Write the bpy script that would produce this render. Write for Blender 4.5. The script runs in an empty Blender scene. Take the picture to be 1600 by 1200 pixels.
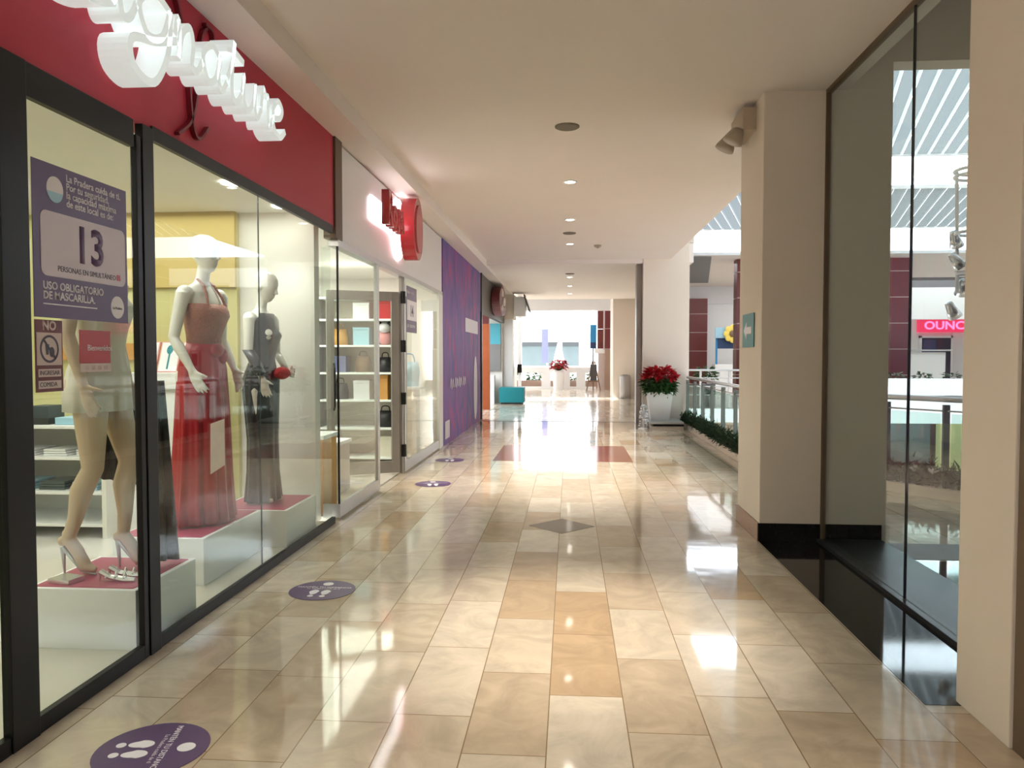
import bpy, bmesh, math, random
from mathutils import Vector, Matrix, noise
R = math.radians
random.seed(7)
SC = bpy.context.scene
COL = SC.collection
PI = math.pi

# ------------------------------------------------------------------ camera
F_PX = 1200.0
yaw = math.atan(90 / F_PX)
pit = math.atan(44 * math.cos(yaw) / F_PX)
cam_d = bpy.data.cameras.new('camera')
cam_d.sensor_fit = 'HORIZONTAL'
cam_d.sensor_width = 36.0
cam_d.lens = 36.0 * F_PX / 1600.0
cam_d.clip_end = 500
cam = bpy.data.objects.new('camera', cam_d)
COL.objects.link(cam)
cam.location = (0, 0, 1.6)
cam.rotation_euler = (PI / 2 - pit, 0, yaw)
SC.camera = cam

# ------------------------------------------------------------------ view, world, sun
SC.view_settings.view_transform = 'Standard'
SC.view_settings.look = 'None'
SC.view_settings.gamma = 1
SC.view_settings.exposure = 1.45
SC.view_settings.use_curve_mapping = False
SC.cycles.max_bounces = 10
SC.cycles.diffuse_bounces = 5
SC.cycles.glossy_bounces = 5
SC.cycles.transparent_max_bounces = 16
SC.cycles.sample_clamp_indirect = 6.0
SC.cycles.caustics_reflective = False
SC.cycles.caustics_refractive = False

W = bpy.data.worlds.new('sky')
SC.world = W
W.use_nodes = True
bg = W.node_tree.nodes['Background']
bg.inputs['Color'].default_value = (0.90, 0.94, 1.0, 1)
bg.inputs['Strength'].default_value = 3.3


def lamp(name, kind, loc, energy, color=(1, 1, 1), rot=(0, 0, 0), **kw):
    d = bpy.data.lights.new(name, kind)
    d.energy = energy
    d.color = color
    for k, v in kw.items():
        setattr(d, k, v)
    o = bpy.data.objects.new(name, d)
    o.location = loc
    o.rotation_euler = rot
    COL.objects.link(o)
    return o


# sun behind the camera, high
sun = lamp('sun', 'SUN', (0, -5, 20), 4.5, (1.0, 0.97, 0.92), angle=R(1.0))
sun.rotation_mode = 'QUATERNION'
sun.rotation_quaternion = Vector((0.70, 0.10, -0.70)).to_track_quat('-Z', 'Y')
WARM = (1.0, 0.90, 0.77)

# store ceiling lamps (area lamps under the shop ceilings), then an added gallery fill
lamp('boutique_ceiling_lamp', 'AREA', (-3.9, 5.2, 2.93), 30, (1.0, 0.98, 0.90), shape='RECTANGLE', size=2.6, size_y=3.6)
lamp('boutique_ceiling_lamp', 'AREA', (-3.9, 1.2, 2.93), 17, (1.0, 0.98, 0.90), shape='RECTANGLE', size=2.6, size_y=2.5)
lamp('gift_shop_ceiling_lamp', 'AREA', (-4.1, 10.3, 2.93), 85, (1.0, 0.93, 0.82), shape='RECTANGLE', size=2.6, size_y=4.5)
lamp('cafe_ceiling_lamp', 'AREA', (-4.2, 22.5, 2.93), 120, (0.9, 0.97, 1.0), shape='RECTANGLE', size=2.6, size_y=5)
lamp('far_gallery_fill', 'AREA', (12.0, 33.0, 5.0), 260, (0.95, 0.98, 1.0), shape='RECTANGLE', size=14, size_y=8.0)  # added fill without a fitting, brightens the gallery across the atrium


# ------------------------------------------------------------------ materials
def mat(name, col, rough=0.5, metal=0.0, emit=None, es=1.0, var=0.06, vs=6.0, bump=0.0, coat=0.0, spec=0.5):
    m = bpy.data.materials.new(name)
    m.use_nodes = True
    nt = m.node_tree
    b = nt.nodes['Principled BSDF']
    tc = nt.nodes.new('ShaderNodeTexCoord')
    nz = nt.nodes.new('ShaderNodeTexNoise')
    nz.inputs['Scale'].default_value = vs
    nz.inputs['Detail'].default_value = 3
    nt.links.new(tc.outputs['Object'], nz.inputs['Vector'])
    rp = nt.nodes.new('ShaderNodeMix')
    rp.data_type = 'RGBA'
    c1 = [max(0, c * (1 - var)) for c in col[:3]] + [1]
    c2 = [min(1, c * (1 + var)) for c in col[:3]] + [1]
    rp.inputs[6].default_value = c1
    rp.inputs[7].default_value = c2
    nt.links.new(nz.outputs[0], rp.inputs[0])
    nt.links.new(rp.outputs[2], b.inputs['Base Color'])
    b.inputs['Roughness'].default_value = rough
    b.inputs['Metallic'].default_value = metal
    b.inputs['Specular IOR Level'].default_value = spec
    b.inputs['Coat Weight'].default_value = coat
    if emit:
        b.inputs['Emission Color'].default_value = (*emit, 1)
        b.inputs['Emission Strength'].default_value = es
    if bump:
        bp = nt.nodes.new('ShaderNodeBump')
        bp.inputs['Strength'].default_value = bump
        bp.inputs['Distance'].default_value = 0.01
        nt.links.new(nz.outputs[0], bp.inputs['Height'])
        nt.links.new(bp.outputs[0], b.inputs['Normal'])
    return m


def glass_mat(name, tint=(0.93, 0.97, 0.95), f0=0.05, add=0.0):
    m = bpy.data.materials.new(name)
    m.use_nodes = True
    nt = m.node_tree
    nt.nodes.remove(nt.nodes['Principled BSDF'])
    out = nt.nodes['Material Output']
    tr = nt.nodes.new('ShaderNodeBsdfTransparent')
    tr.inputs['Color'].default_value = (*tint, 1)
    gl = nt.nodes.new('ShaderNodeBsdfGlossy')
    gl.inputs['Roughness'].default_value = 0.0
    gl.inputs['Color'].default_value = (1, 1, 1, 1)
    lw = nt.nodes.new('ShaderNodeLayerWeight')
    lw.inputs['Blend'].default_value = 0.5
    pw = nt.nodes.new('ShaderNodeMath')
    pw.operation = 'POWER'
    pw.inputs[1].default_value = 5
    nt.links.new(lw.outputs['Facing'], pw.inputs[0])
    ml = nt.nodes.new('ShaderNodeMath')
    ml.operation = 'MULTIPLY_ADD'
    ml.inputs[1].default_value = 0.6
    ml.inputs[2].default_value = f0 + add
    nt.links.new(pw.outputs[0], ml.inputs[0])
    mx = nt.nodes.new('ShaderNodeMixShader')
    nt.links.new(ml.outputs[0], mx.inputs[0])
    nt.links.new(tr.outputs[0], mx.inputs[1])
    nt.links.new(gl.outputs[0], mx.inputs[2])
    nt.links.new(mx.outputs[0], out.inputs['Surface'])
    return m


def math_node(nt, op, a, b=None, c=None):
    n = nt.nodes.new('ShaderNodeMath')
    n.operation = op
    for i, v in enumerate((a, b, c)):
        if v is None:
            continue
        if isinstance(v, (int, float)):
            n.inputs[i].default_value = v
        else:
            nt.links.new(v, n.inputs[i])
    return n.outputs[0]


def marble_floor(name, x0=-0.09, w=0.342, L=0.80, cols=None, rough=0.06):
    m = bpy.data.materials.new(name)
    m.use_nodes = True
    nt = m.node_tree
    b = nt.nodes['Principled BSDF']
    tc = nt.nodes.new('ShaderNodeTexCoord')
    sp = nt.nodes.new('ShaderNodeSeparateXYZ')
    nt.links.new(tc.outputs['Object'], sp.inputs[0])
    X, Y = sp.outputs[0], sp.outputs[1]
    xs = math_node(nt, 'DIVIDE', math_node(nt, 'SUBTRACT', X, x0), w)
    ci = math_node(nt, 'FLOOR', xs)
    fx = math_node(nt, 'SUBTRACT', xs, ci)
    wn = nt.nodes.new('ShaderNodeTexWhiteNoise')
    wn.noise_dimensions = '1D'
    nt.links.new(math_node(nt, 'ADD', ci, 31.3), wn.inputs['W'])
    ys = math_node(nt, 'DIVIDE', math_node(nt, 'ADD', Y, math_node(nt, 'MULTIPLY', wn.outputs['Value'], 3.0)), L)
    ri = math_node(nt, 'FLOOR', ys)
    fy = math_node(nt, 'SUBTRACT', ys, ri)
    wn2 = nt.nodes.new('ShaderNodeTexWhiteNoise')
    wn2.noise_dimensions = '2D'
    cb = nt.nodes.new('ShaderNodeCombineXYZ')
    nt.links.new(ci, cb.inputs[0])
    nt.links.new(ri, cb.inputs[1])
    nt.links.new(cb.outputs[0], wn2.inputs['Vector'])
    ramp = nt.nodes.new('ShaderNodeValToRGB')
    cr = ramp.color_ramp
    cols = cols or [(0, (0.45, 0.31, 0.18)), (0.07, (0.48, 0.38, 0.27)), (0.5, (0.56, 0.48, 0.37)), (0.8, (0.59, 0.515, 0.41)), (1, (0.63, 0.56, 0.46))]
    while len(cr.elements) < len(cols):
        cr.elements.new(0.5)
    for e, (p, c) in zip(cr.elements, cols):
        e.position = p
        e.color = (*c, 1)
    nt.links.new(wn2.outputs['Value'], ramp.inputs[0])
    # veins, shifted per tile
    vadd = nt.nodes.new('ShaderNodeVectorMath')
    vadd.operation = 'ADD'
    vsc = nt.nodes.new('ShaderNodeVectorMath')
    vsc.operation = 'SCALE'
    vsc.inputs['Scale'].default_value = 7.0
    nt.links.new(wn2.outputs['Color'], vsc.inputs[0])
    nt.links.new(tc.outputs['Object'], vadd.inputs[0])
    nt.links.new(vsc.outputs[0], vadd.inputs[1])
    nz = nt.nodes.new('ShaderNodeTexNoise')
    nz.inputs['Scale'].default_value = 3.2
    nz.inputs['Detail'].default_value = 8
    nz.inputs['Roughness'].default_value = 0.62
    nz.inputs['Distortion'].default_value = 1.4
    nt.links.new(vadd.outputs[0], nz.inputs['Vector'])
    r2 = nt.nodes.new('ShaderNodeMapRange')
    r2.inputs[1].default_value = 0.3
    r2.inputs[2].default_value = 0.72
    r2.inputs[3].default_value = 0.78
    r2.inputs[4].default_value = 1.12
    nt.links.new(nz.outputs[0], r2.inputs[0])
    mv = nt.nodes.new('ShaderNodeVectorMath')
    mv.operation = 'SCALE'
    nt.links.new(ramp.outputs[0], mv.inputs[0])
    nt.links.new(r2.outputs[0], mv.inputs['Scale'])
    # joints
    ex = math_node(nt, 'MULTIPLY', math_node(nt, 'MINIMUM', fx, math_node(nt, 'SUBTRACT', 1.0, fx)), w)
    ey = math_node(nt, 'MULTIPLY', math_node(nt, 'MINIMUM', fy, math_node(nt, 'SUBTRACT', 1.0, fy)), L)
    d = math_node(nt, 'MINIMUM', ex, ey)
    g = math_node(nt, 'LESS_THAN', d, 0.0027)
    mix = nt.nodes.new('ShaderNodeMix')
    mix.data_type = 'RGBA'
    nt.links.new(g, mix.inputs[0])
    nt.links.new(mv.outputs[0], mix.inputs[6])
    mix.inputs[7].default_value = (0.24, 0.17, 0.10, 1)
    nt.links.new(mix.outputs[2], b.inputs['Base Color'])
    b.inputs['Roughness'].default_value = rough
    b.inputs['IOR'].default_value = 1.5
    n3 = nt.nodes.new('ShaderNodeTexNoise')
    n3.inputs['Scale'].default_value = 1.7
    nt.links.new(vadd.outputs[0], n3.inputs['Vector'])
    bp = nt.nodes.new('ShaderNodeBump')
    bp.inputs['Strength'].default_value = 0.10
    bp.inputs['Distance'].default_value = 0.02
    nt.links.new(n3.outputs[0], bp.inputs['Height'])
    nt.links.new(bp.outputs[0], b.inputs['Normal'])
    return m


M = dict(
    ceil=mat('ceiling_paint', (0.80, 0.735, 0.69), 0.85, var=0.02, vs=1.5),
    cream=mat('cream_paint', (0.72, 0.645, 0.565), 0.75, var=0.03, vs=2),
    white=mat('white_paint', (0.80, 0.79, 0.76), 0.6, var=0.03),
    bwhite=mat('bright_white_paint', (0.86, 0.87, 0.88), 0.5, var=0.02),
    floor=marble_floor('cream_marble_tiles'),
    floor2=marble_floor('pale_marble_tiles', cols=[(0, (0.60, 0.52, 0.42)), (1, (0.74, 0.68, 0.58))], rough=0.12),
    black=mat('black_granite', (0.010, 0.009, 0.009), 0.05, var=0.5, vs=60, spec=0.3),
    ledge=mat('honed_black_stone', (0.022, 0.024, 0.026), 0.30, var=0.3, vs=50, spec=0.2),
    diamond=mat('dark_brown_marble', (0.10, 0.075, 0.06), 0.08, var=0.3, vs=12),
    redbrown=mat('red_brown_marble', (0.22, 0.06, 0.035), 0.12, var=0.35, vs=9),
    bframe=mat('black_frame_paint', (0.005, 0.0045, 0.004), 0.4, var=0.3, spec=0.25),
    alu=mat('brushed_aluminium', (0.55, 0.55, 0.55), 0.35, 0.85, var=0.08, vs=30),
    greymetal=mat('grey_metal', (0.30, 0.28, 0.26), 0.4, 0.5, var=0.1),
    crimson=mat('crimson_fascia_paint', (0.50, 0.042, 0.070), 0.5, var=0.05, vs=1.2, spec=0.25),
    crimson_dark=mat('dark_crimson_paint', (0.17, 0.006, 0.014), 0.35),
    brown=mat('brown_trim_paint', (0.13, 0.085, 0.05), 0.55),
    fascia_w=mat('white_fascia_panel', (0.74, 0.74, 0.76), 0.35, var=0.02),
    lit=mat('lit_sign_acrylic', (0.72, 0.78, 0.78), 0.4, emit=(0.90, 1.0, 0.98), es=0.17),
    halo=mat('sign_backlight', (1, 1, 1), 0.4, emit=(0.95, 0.98, 1.0), es=1.6),
    signred=mat('red_sign_acrylic', (0.50, 0.02, 0.03), 0.25, var=0.05, coat=0.5),
    bulb=mat('lamp_diffuser', (1, 1, 1), 0.5, emit=(1.0, 0.93, 0.8), es=7),
    speaker=mat('speaker_grille', (0.20, 0.17, 0.13), 0.8, var=0.2, vs=200),
    mann=mat('mannequin_gloss_white', (0.82, 0.80, 0.75), 0.3, var=0.03, coat=0.3),
    nude=mat('mannequin_nude_plastic', (0.66, 0.50, 0.36), 0.4, var=0.04),
    satin=mat('red_satin', (0.40, 0.008, 0.022), 0.38, var=0.12, vs=9, bump=0.3),
    blacksatin=mat('dark_satin', (0.035, 0.034, 0.042), 0.36, var=0.25, vs=9),
    lace=mat('dark_lace', (0.020, 0.014, 0.014), 0.7, var=0.6, vs=90, bump=0.6),
    bead=mat('beaded_nude_lace', (0.36, 0.13, 0.09), 0.45, var=0.5, vs=70, bump=0.8),
    creamcloth=mat('cream_cloth', (0.75, 0.70, 0.60), 0.8, var=0.06, vs=20, bump=0.3),
    pedtop=mat('magenta_pedestal_top', (0.45, 0.06, 0.14), 0.35, var=0.1),
    yellow=mat('yellow_wall_paint', (0.62, 0.58, 0.28), 0.7, var=0.03, vs=2),
    ochre=mat('ochre_wall_paint', (0.55, 0.42, 0.15), 0.7, var=0.03, vs=2),
    purple=mat('purple_vinyl', (0.085, 0.04, 0.13), 0.4, var=0.08),
    lilac=mat('lilac_print', (0.62, 0.56, 0.62), 0.45, var=0.03),
    ink=mat('dark_ink', (0.05, 0.04, 0.07), 0.5),
    wprint=mat('white_print', (0.78, 0.76, 0.80), 0.5, var=0.02),
    sky=mat('light_blue_print', (0.35, 0.58, 0.72), 0.5),
    maroon=mat('maroon_print', (0.13, 0.015, 0.02), 0.45),
    paperpink=mat('pale_card', (0.62, 0.52, 0.50), 0.6),
    cardred=mat('red_card', (0.42, 0.015, 0.02), 0.4),
    teal=mat('teal_upholstery', (0.0, 0.20, 0.25), 0.45, var=0.08),
    orange=mat('orange_cladding', (0.36, 0.08, 0.02), 0.45, var=0.2, vs=4),
    darkgrey=mat('charcoal_panel', (0.07, 0.062, 0.06), 0.5),
    midgrey=mat('grey_panel', (0.20, 0.20, 0.205), 0.6),
    redpil=mat('red_brown_cladding', (0.135, 0.020, 0.016), 0.4, var=0.12, vs=1.5),
    granite=mat('brown_granite', (0.36, 0.24, 0.18), 0.4, var=0.4, vs=60),
    green=mat('dark_pine_foliage', (0.018, 0.05, 0.02), 0.6, var=0.5, vs=30),
    leaf=mat('green_leaf', (0.04, 0.11, 0.025), 0.5, var=0.4, vs=20),
    bract=mat('red_bract', (0.50, 0.010, 0.025), 0.5, var=0.25, vs=25),
    silver=mat('silver_tinsel', (0.75, 0.75, 0.75), 0.25, 0.8),
    exitg=mat('green_sign', (0.01, 0.16, 0.12), 0.4),
    plastic=mat('grey_beige_plastic', (0.42, 0.35, 0.27), 0.5),
    blue=mat('blue_panel', (0.02, 0.25, 0.55), 0.4),
    darkblue=mat('navy_panel', (0.02, 0.05, 0.14), 0.4),
    lavender=mat('lavender_banner', (0.11, 0.12, 0.26), 0.6),
    winglass=mat('dim_window_glass', (0.075, 0.10, 0.105), 0.15, var=0.15, vs=1.0),
    windark=mat('dark_window_blind', (0.015, 0.02, 0.022), 0.5),
    woods=mat('brown_wood', (0.20, 0.12, 0.07), 0.5, var=0.3, vs=15),
    kraft=mat('ochre_box', (0.60, 0.30, 0.08), 0.6, var=0.1),
    pinkish=mat('pink_plush', (0.70, 0.35, 0.35), 0.9, bump=0.4, vs=60),
    blackbag=mat('black_leather', (0.015, 0.013, 0.016), 0.4),
    redsign=mat('red_lit_sign', (0.5, 0.02, 0.06), 0.4, emit=(0.9, 0.04, 0.12), es=0.35),
    redlit=mat('red_lit_letters', (0.9, 0.1, 0.25), 0.4, emit=(1.0, 0.12, 0.28), es=1.3),
    flowery=mat('yellow_petals', (0.85, 0.65, 0.12), 0.5),
    floorshop=mat('shop_floor', (0.66, 0.62, 0.54), 0.2, var=0.04),
    postgrey=mat('green_grey_post', (0.13, 0.145, 0.13), 0.45, 0.2),
    pipe=mat('steel_grey_trim', (0.34, 0.32, 0.31), 0.4, 0.4),
    railglass=glass_mat('balustrade_glass', (0.80, 0.90, 0.87), 0.03),
    glass=glass_mat('shop_window_glass', (0.92, 0.965, 0.94), 0.016),
    glassr=glass_mat('screen_glass', (0.90, 0.94, 0.93), 0.03),
)
# translucent skylight sheet, lit by the sun above it
m = bpy.data.materials.new('translucent_skylight_sheet')
m.use_nodes = True
nt = m.node_tree
nt.nodes.remove(nt.nodes['Principled BSDF'])
tl = nt.nodes.new('ShaderNodeBsdfTranslucent')
tl.inputs['Color'].default_value = (0.12, 0.14, 0.147, 1)
nt.links.new(tl.outputs[0], nt.nodes['Material Output'].inputs['Surface'])
M['skylight'] = m
m = bpy.data.materials.new('dull_skylight_sheet')
m.use_nodes = True
nt = m.node_tree
nt.nodes.remove(nt.nodes['Principled BSDF'])
tl = nt.nodes.new('ShaderNodeBsdfTranslucent')
tl.inputs['Color'].default_value = (0.058, 0.066, 0.069, 1)
nt.links.new(tl.outputs[0], nt.nodes['Material Output'].inputs['Surface'])
M['skylight_dull'] = m
m = m.copy(); m.name = 'duller_skylight_sheet'; m.node_tree.nodes['Translucent BSDF'].inputs[0].default_value = (0.045, 0.051, 0.053, 1); M['skylight_dull2'] = m
# frosted bright clerestory glazing
m = bpy.data.materials.new('frosted_clerestory_glass')
m.use_nodes = True
nt = m.node_tree
nt.nodes.remove(nt.nodes['Principled BSDF'])
tr = nt.nodes.new('ShaderNodeBsdfTransparent')
tr.inputs['Color'].default_value = (0.95, 0.98, 1.0, 1)
nt.links.new(tr.outputs[0], nt.nodes['Material Output'].inputs['Surface'])
M['clerestory'] = m

# purple hoarding: printed vinyl with abstract blotches
m = bpy.data.materials.new('purple_hoarding_print')
m.use_nodes = True
nt = m.node_tree
b = nt.nodes['Principled BSDF']
tc = nt.nodes.new('ShaderNodeTexCoord')
mp = nt.nodes.new('ShaderNodeMapping')
mp.inputs['Scale'].default_value = (1, 1.3, 0.55)
nt.links.new(tc.outputs['Object'], mp.inputs[0])
nz = nt.nodes.new('ShaderNodeTexNoise')
nz.inputs['Scale'].default_value = 2.2
nz.inputs['Detail'].default_value = 2
nz.inputs['Distortion'].default_value = 1.0
nt.links.new(mp.outputs[0], nz.inputs['Vector'])
rp = nt.nodes.new('ShaderNodeValToRGB')
cr = rp.color_ramp
pal = [(0.0, (0.05, 0.09, 0.26)), (0.36, (0.10, 0.09, 0.30)), (0.45, (0.17, 0.085, 0.28)), (0.56, (0.19, 0.10, 0.32)), (0.62, (0.32, 0.07, 0.26)), (0.70, (0.42, 0.07, 0.16))]
while len(cr.elements) < len(pal):
    cr.elements.new(0.5)
for e, (p, c) in zip(cr.elements, pal):
    e.position = p
    e.color = (*c, 1)
nt.links.new(nz.outputs[0], rp.inputs[0])
nt.links.new(rp.outputs[0], b.inputs['Base Color'])
b.inputs['Roughness'].default_value = 0.55
b.inputs['Specular IOR Level'].default_value = 0.25
M['hoard'] = m


# ------------------------------------------------------------------ mesh helpers
class MB:
    def __init__(s):
        s.bm = bmesh.new()

    def box(s, x0, x1, y0, y1, z0, z1, bev=0.0):
        r = bmesh.ops.create_cube(s.bm, size=1)
        v = r['verts']
        bmesh.ops.scale(s.bm, vec=(x1 - x0, y1 - y0, z1 - z0), verts=v)
        bmesh.ops.translate(s.bm, vec=((x0 + x1) / 2, (y0 + y1) / 2, (z0 + z1) / 2), verts=v)
        if bev:
            es = list({e for q in v for e in q.link_edges})
            bmesh.ops.bevel(s.bm, geom=es, offset=bev, segments=2, affect='EDGES', profile=0.7)
        return s

    def rings(s, rings, cap=True, closed=True):
        vs = [[s.bm.verts.new(p) for p in r] for r in rings]
        n = len(rings[0])
        for a, b in zip(vs, vs[1:]):
            for i in range(n if closed else n - 1):
                j = (i + 1) % n
                try:
                    s.bm.faces.new((a[i], a[j], b[j], b[i]))
                except ValueError:
                    pass
        if cap and closed:
            s.bm.faces.new(list(reversed(vs[0])))
            s.bm.faces.new(vs[-1])
        return s

    def loft(s, secs, n=20, cap=True):
        """secs: (z, cx, cy, rx, ry)"""
        rr = []
        for z, cx, cy, rx, ry in secs:
            rr.append([(cx + rx * math.cos(2 * PI * i / n), cy + ry * math.sin(2 * PI * i / n), z) for i in range(n)])
        return s.rings(rr, cap)

    def lathe(s, prof, c=(0, 0, 0), n=24, cap=True):
        return s.rings([[(c[0] + r * math.cos(2 * PI * i / n), c[1] + r * math.sin(2 * PI * i / n), c[2] + z) for i in range(n)] for r, z in prof], cap)

    def tube(s, pts, rad, n=8, cap=True):
        pts = [Vector(p) for p in pts]
        rads = rad if isinstance(rad, (list, tuple)) else [rad] * len(pts)
        rr = []
        up = Vector((0, 0, 1))
        prev = None
        for i, p in enumerate(pts):
            t = (pts[min(i + 1, len(pts) - 1)] - pts[max(i - 1, 0)]).normalized()
            if prev is None:
                a = t.cross(up)
                if a.length < 1e-3:
                    a = t.cross(Vector((1, 0, 0)))
            else:
                a = prev - t * prev.dot(t)
            a.normalize()
            prev = a
            bb = t.cross(a)
            rr.append([p + (a * math.cos(2 * PI * k / n) + bb * math.sin(2 * PI * k / n)) * rads[i] for k in range(n)])
        return s.rings(rr, cap)

    def ball(s, c, r, u=16, v=10):
        rx, ry, rz = (r, r, r) if isinstance(r, (int, float)) else r
        q = bmesh.ops.create_uvsphere(s.bm, u_segments=u, v_segments=v, radius=1)['verts']
        bmesh.ops.scale(s.bm, vec=(rx, ry, rz), verts=q)
        bmesh.ops.translate(s.bm, vec=c, verts=q)
        return s

    def poly(s, pts, z0, z1):
        """vertical prism from a 2D outline"""
        a = [s.bm.verts.new((x, y, z0)) for x, y in pts]
        b = [s.bm.verts.new((x, y, z1)) for x, y in pts]
        s.bm.faces.new(list(reversed(a)))
        s.bm.faces.new(b)
        n = len(pts)
        for i in range(n):
            j = (i + 1) % n
            s.bm.faces.new((a[i], a[j], b[j], b[i]))
        return s

    def plate(s, pts, d0, d1, fr):
        """prism of outline (a,b) in a frame fr(a,b,depth)"""
        a = [s.bm.verts.new(fr(x, y, d0)) for x, y in pts]
        b = [s.bm.verts.new(fr(x, y, d1)) for x, y in pts]
        s.bm.faces.new(list(reversed(a)))
        s.bm.faces.new(b)
        n = len(pts)
        for i in range(n):
            j = (i + 1) % n
            s.bm.faces.new((a[i], a[j], b[j], b[i]))
        return s

    def quad(s, *p):
        s.bm.faces.new([s.bm.verts.new(q) for q in p])
        return s

    def xf(s, mtx):
        s.bm.transform(mtx)
        return s

    def obj(s, name, m, parent=None, smooth=False, **tags):
        bmesh.ops.recalc_face_normals(s.bm, faces=s.bm.faces)
        me = bpy.data.meshes.new(name)
        s.bm.to_mesh(me)
        s.bm.free()
        if smooth:
            for p in me.polygons:
                p.use_smooth = True
        me.materials.append(M[m] if isinstance(m, str) else m)
        o = bpy.data.objects.new(name, me)
        COL.objects.link(o)
        if parent is not None:
            o.parent = parent
            o.matrix_parent_inverse = parent_matrix(parent).inverted()
        for k, v in tags.items():
            o[k] = v
        return o


def parent_matrix(o):
    mtx = Matrix.LocRotScale(o.location, o.rotation_euler, o.scale)
    if o.parent is not None:
        return parent_matrix(o.parent) @ o.matrix_parent_inverse @ mtx
    return mtx


def thing(name, label, cat, loc=(0, 0, 0), group=None, rz=0):
    o = bpy.data.objects.new(name, None)
    o.empty_display_size = 0.1
    COL.objects.link(o)
    o.location = loc
    o.rotation_euler = (0, 0, rz)
    o['label'] = label
    o['category'] = cat
    if group:
        o['group'] = group
    return o


def tag(o, label, cat, group=None):
    o['label'] = label
    o['category'] = cat
    if group:
        o['group'] = group
    return o


def S(name, mb, m, parent=None):
    o = mb.obj(name, m, parent)
    if parent is None:
        o['kind'] = 'structure'
    return o


def sempty(name, loc=(0, 0, 0)):
    o = bpy.data.objects.new(name, None)
    o.location = loc
    COL.objects.link(o)
    o['kind'] = 'structure'
    return o


def dup(root, loc, label=None, rz=None, group=None):
    r = root.copy()
    COL.objects.link(r)
    r.location = loc
    if rz is not None:
        r.rotation_euler = (0, 0, rz)
    if label:
        r['label'] = label
    if group:
        r['group'] = group
    for ch in list(root.children):
        c = ch.copy()
        COL.objects.link(c)
        c.parent = r
        for g in list(ch.children):
            d = g.copy()
            COL.objects.link(d)
            d.parent = c
    return r


def circ(cx, cy, r, n=32, ry=None):
    ry = ry or r
    return [(cx + r * math.cos(2 * PI * i / n), cy + ry * math.sin(2 * PI * i / n)) for i in range(n)]


def rrect(x0, x1, y0, y1, r, n=6):
    p = []
    for cx, cy, a in ((x1 - r, y1 - r, 0), (x0 + r, y1 - r, 90), (x0 + r, y0 + r, 180), (x1 - r, y0 + r, 270)):
        for i in range(n + 1):
            t = R(a + 90 * i / n)
            p.append((cx + r * math.cos(t), cy + r * math.sin(t)))
    return p


# frames (a,b,d) -> world
XL = -2.24


def FL(x0=XL):  # left wall plane, a = Y, b = Z, depth out towards +X
    return lambda a, b, d: (x0 + d, a, b)


def FF(y0):  # faces the camera (-Y): a = X, b = Z, depth towards -Y
    return lambda a, b, d: (a, y0 - d, b)


def FR(x0):  # plane facing -X seen from the left: a = -Y direction (left to right is -Y)
    return lambda a, b, d: (x0 - d, a, b)


_tx = 0


def text(body, size, fr, a, b, d, m, parent, name='lettering', align='LEFT', depth=0.002, fat=0.0, sx=1.0, mirror=False):
    cu = bpy.data.curves.new(name, 'FONT')
    cu.body = body
    cu.size = size
    cu.align_x = align
    cu.offset = fat
    cu.extrude = 0
    cu.resolution_u = 3
    tmp = bpy.data.objects.new('tmp', cu)
    COL.objects.link(tmp)
    dg = bpy.context.evaluated_depsgraph_get()
    dg.update()
    me = bpy.data.meshes.new_from_object(tmp.evaluated_get(dg))
    bpy.data.objects.remove(tmp)
    bm = bmesh.new()
    bm.from_mesh(me)
    g = bmesh.ops.extrude_face_region(bm, geom=list(bm.faces))
    for v in [q for q in g['geom'] if isinstance(q, bmesh.types.BMVert)]:
        v.co.z = depth
    sg = -1 if mirror else 1
    for v in bm.verts:
        v.co = Vector(fr(a + sg * v.co.x * sx, b + v.co.y, d + v.co.z))
    mb = MB()
    mb.bm.free()
    mb.bm = bm
    return mb.obj(name, m, parent)


def smooth_pts(p, n=6):
    out = []
    for i in range(len(p) - 1):
        p0 = Vector(p[max(i - 1, 0)]); p1 = Vector(p[i]); p2 = Vector(p[i + 1]); p3 = Vector(p[min(i + 2, len(p) - 1)])
        for k in range(n):
            t = k / n
            out.append(0.5 * ((2 * p1) + (p2 - p0) * t + (2 * p0 - 5 * p1 + 4 * p2 - p3) * t * t + (3 * p1 - p0 - 3 * p2 + p3) * t ** 3))
    out.append(Vector(p[-1]))
    return out


def ribbon(mb, pts2, thick, d0, d1, fr):
    """channel-letter stroke: 2D polyline widened to `thick`, extruded d0..d1"""
    rr = []
    n = len(pts2)
    for i, p in enumerate(pts2):
        t = (pts2[min(i + 1, n - 1)] - pts2[max(i - 1, 0)])
        if t.length < 1e-6:
            continue
        t.normalize()
        nn = Vector((-t.y, t.x)) * thick / 2
        a, b = p + nn, p - nn
        rr.append([fr(a.x, a.y, d0), fr(a.x, a.y, d1), fr(b.x, b.y, d1), fr(b.x, b.y, d0)])
    mb.rings(rr)


#==================================================================== SETTING
H = 3.84
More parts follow.
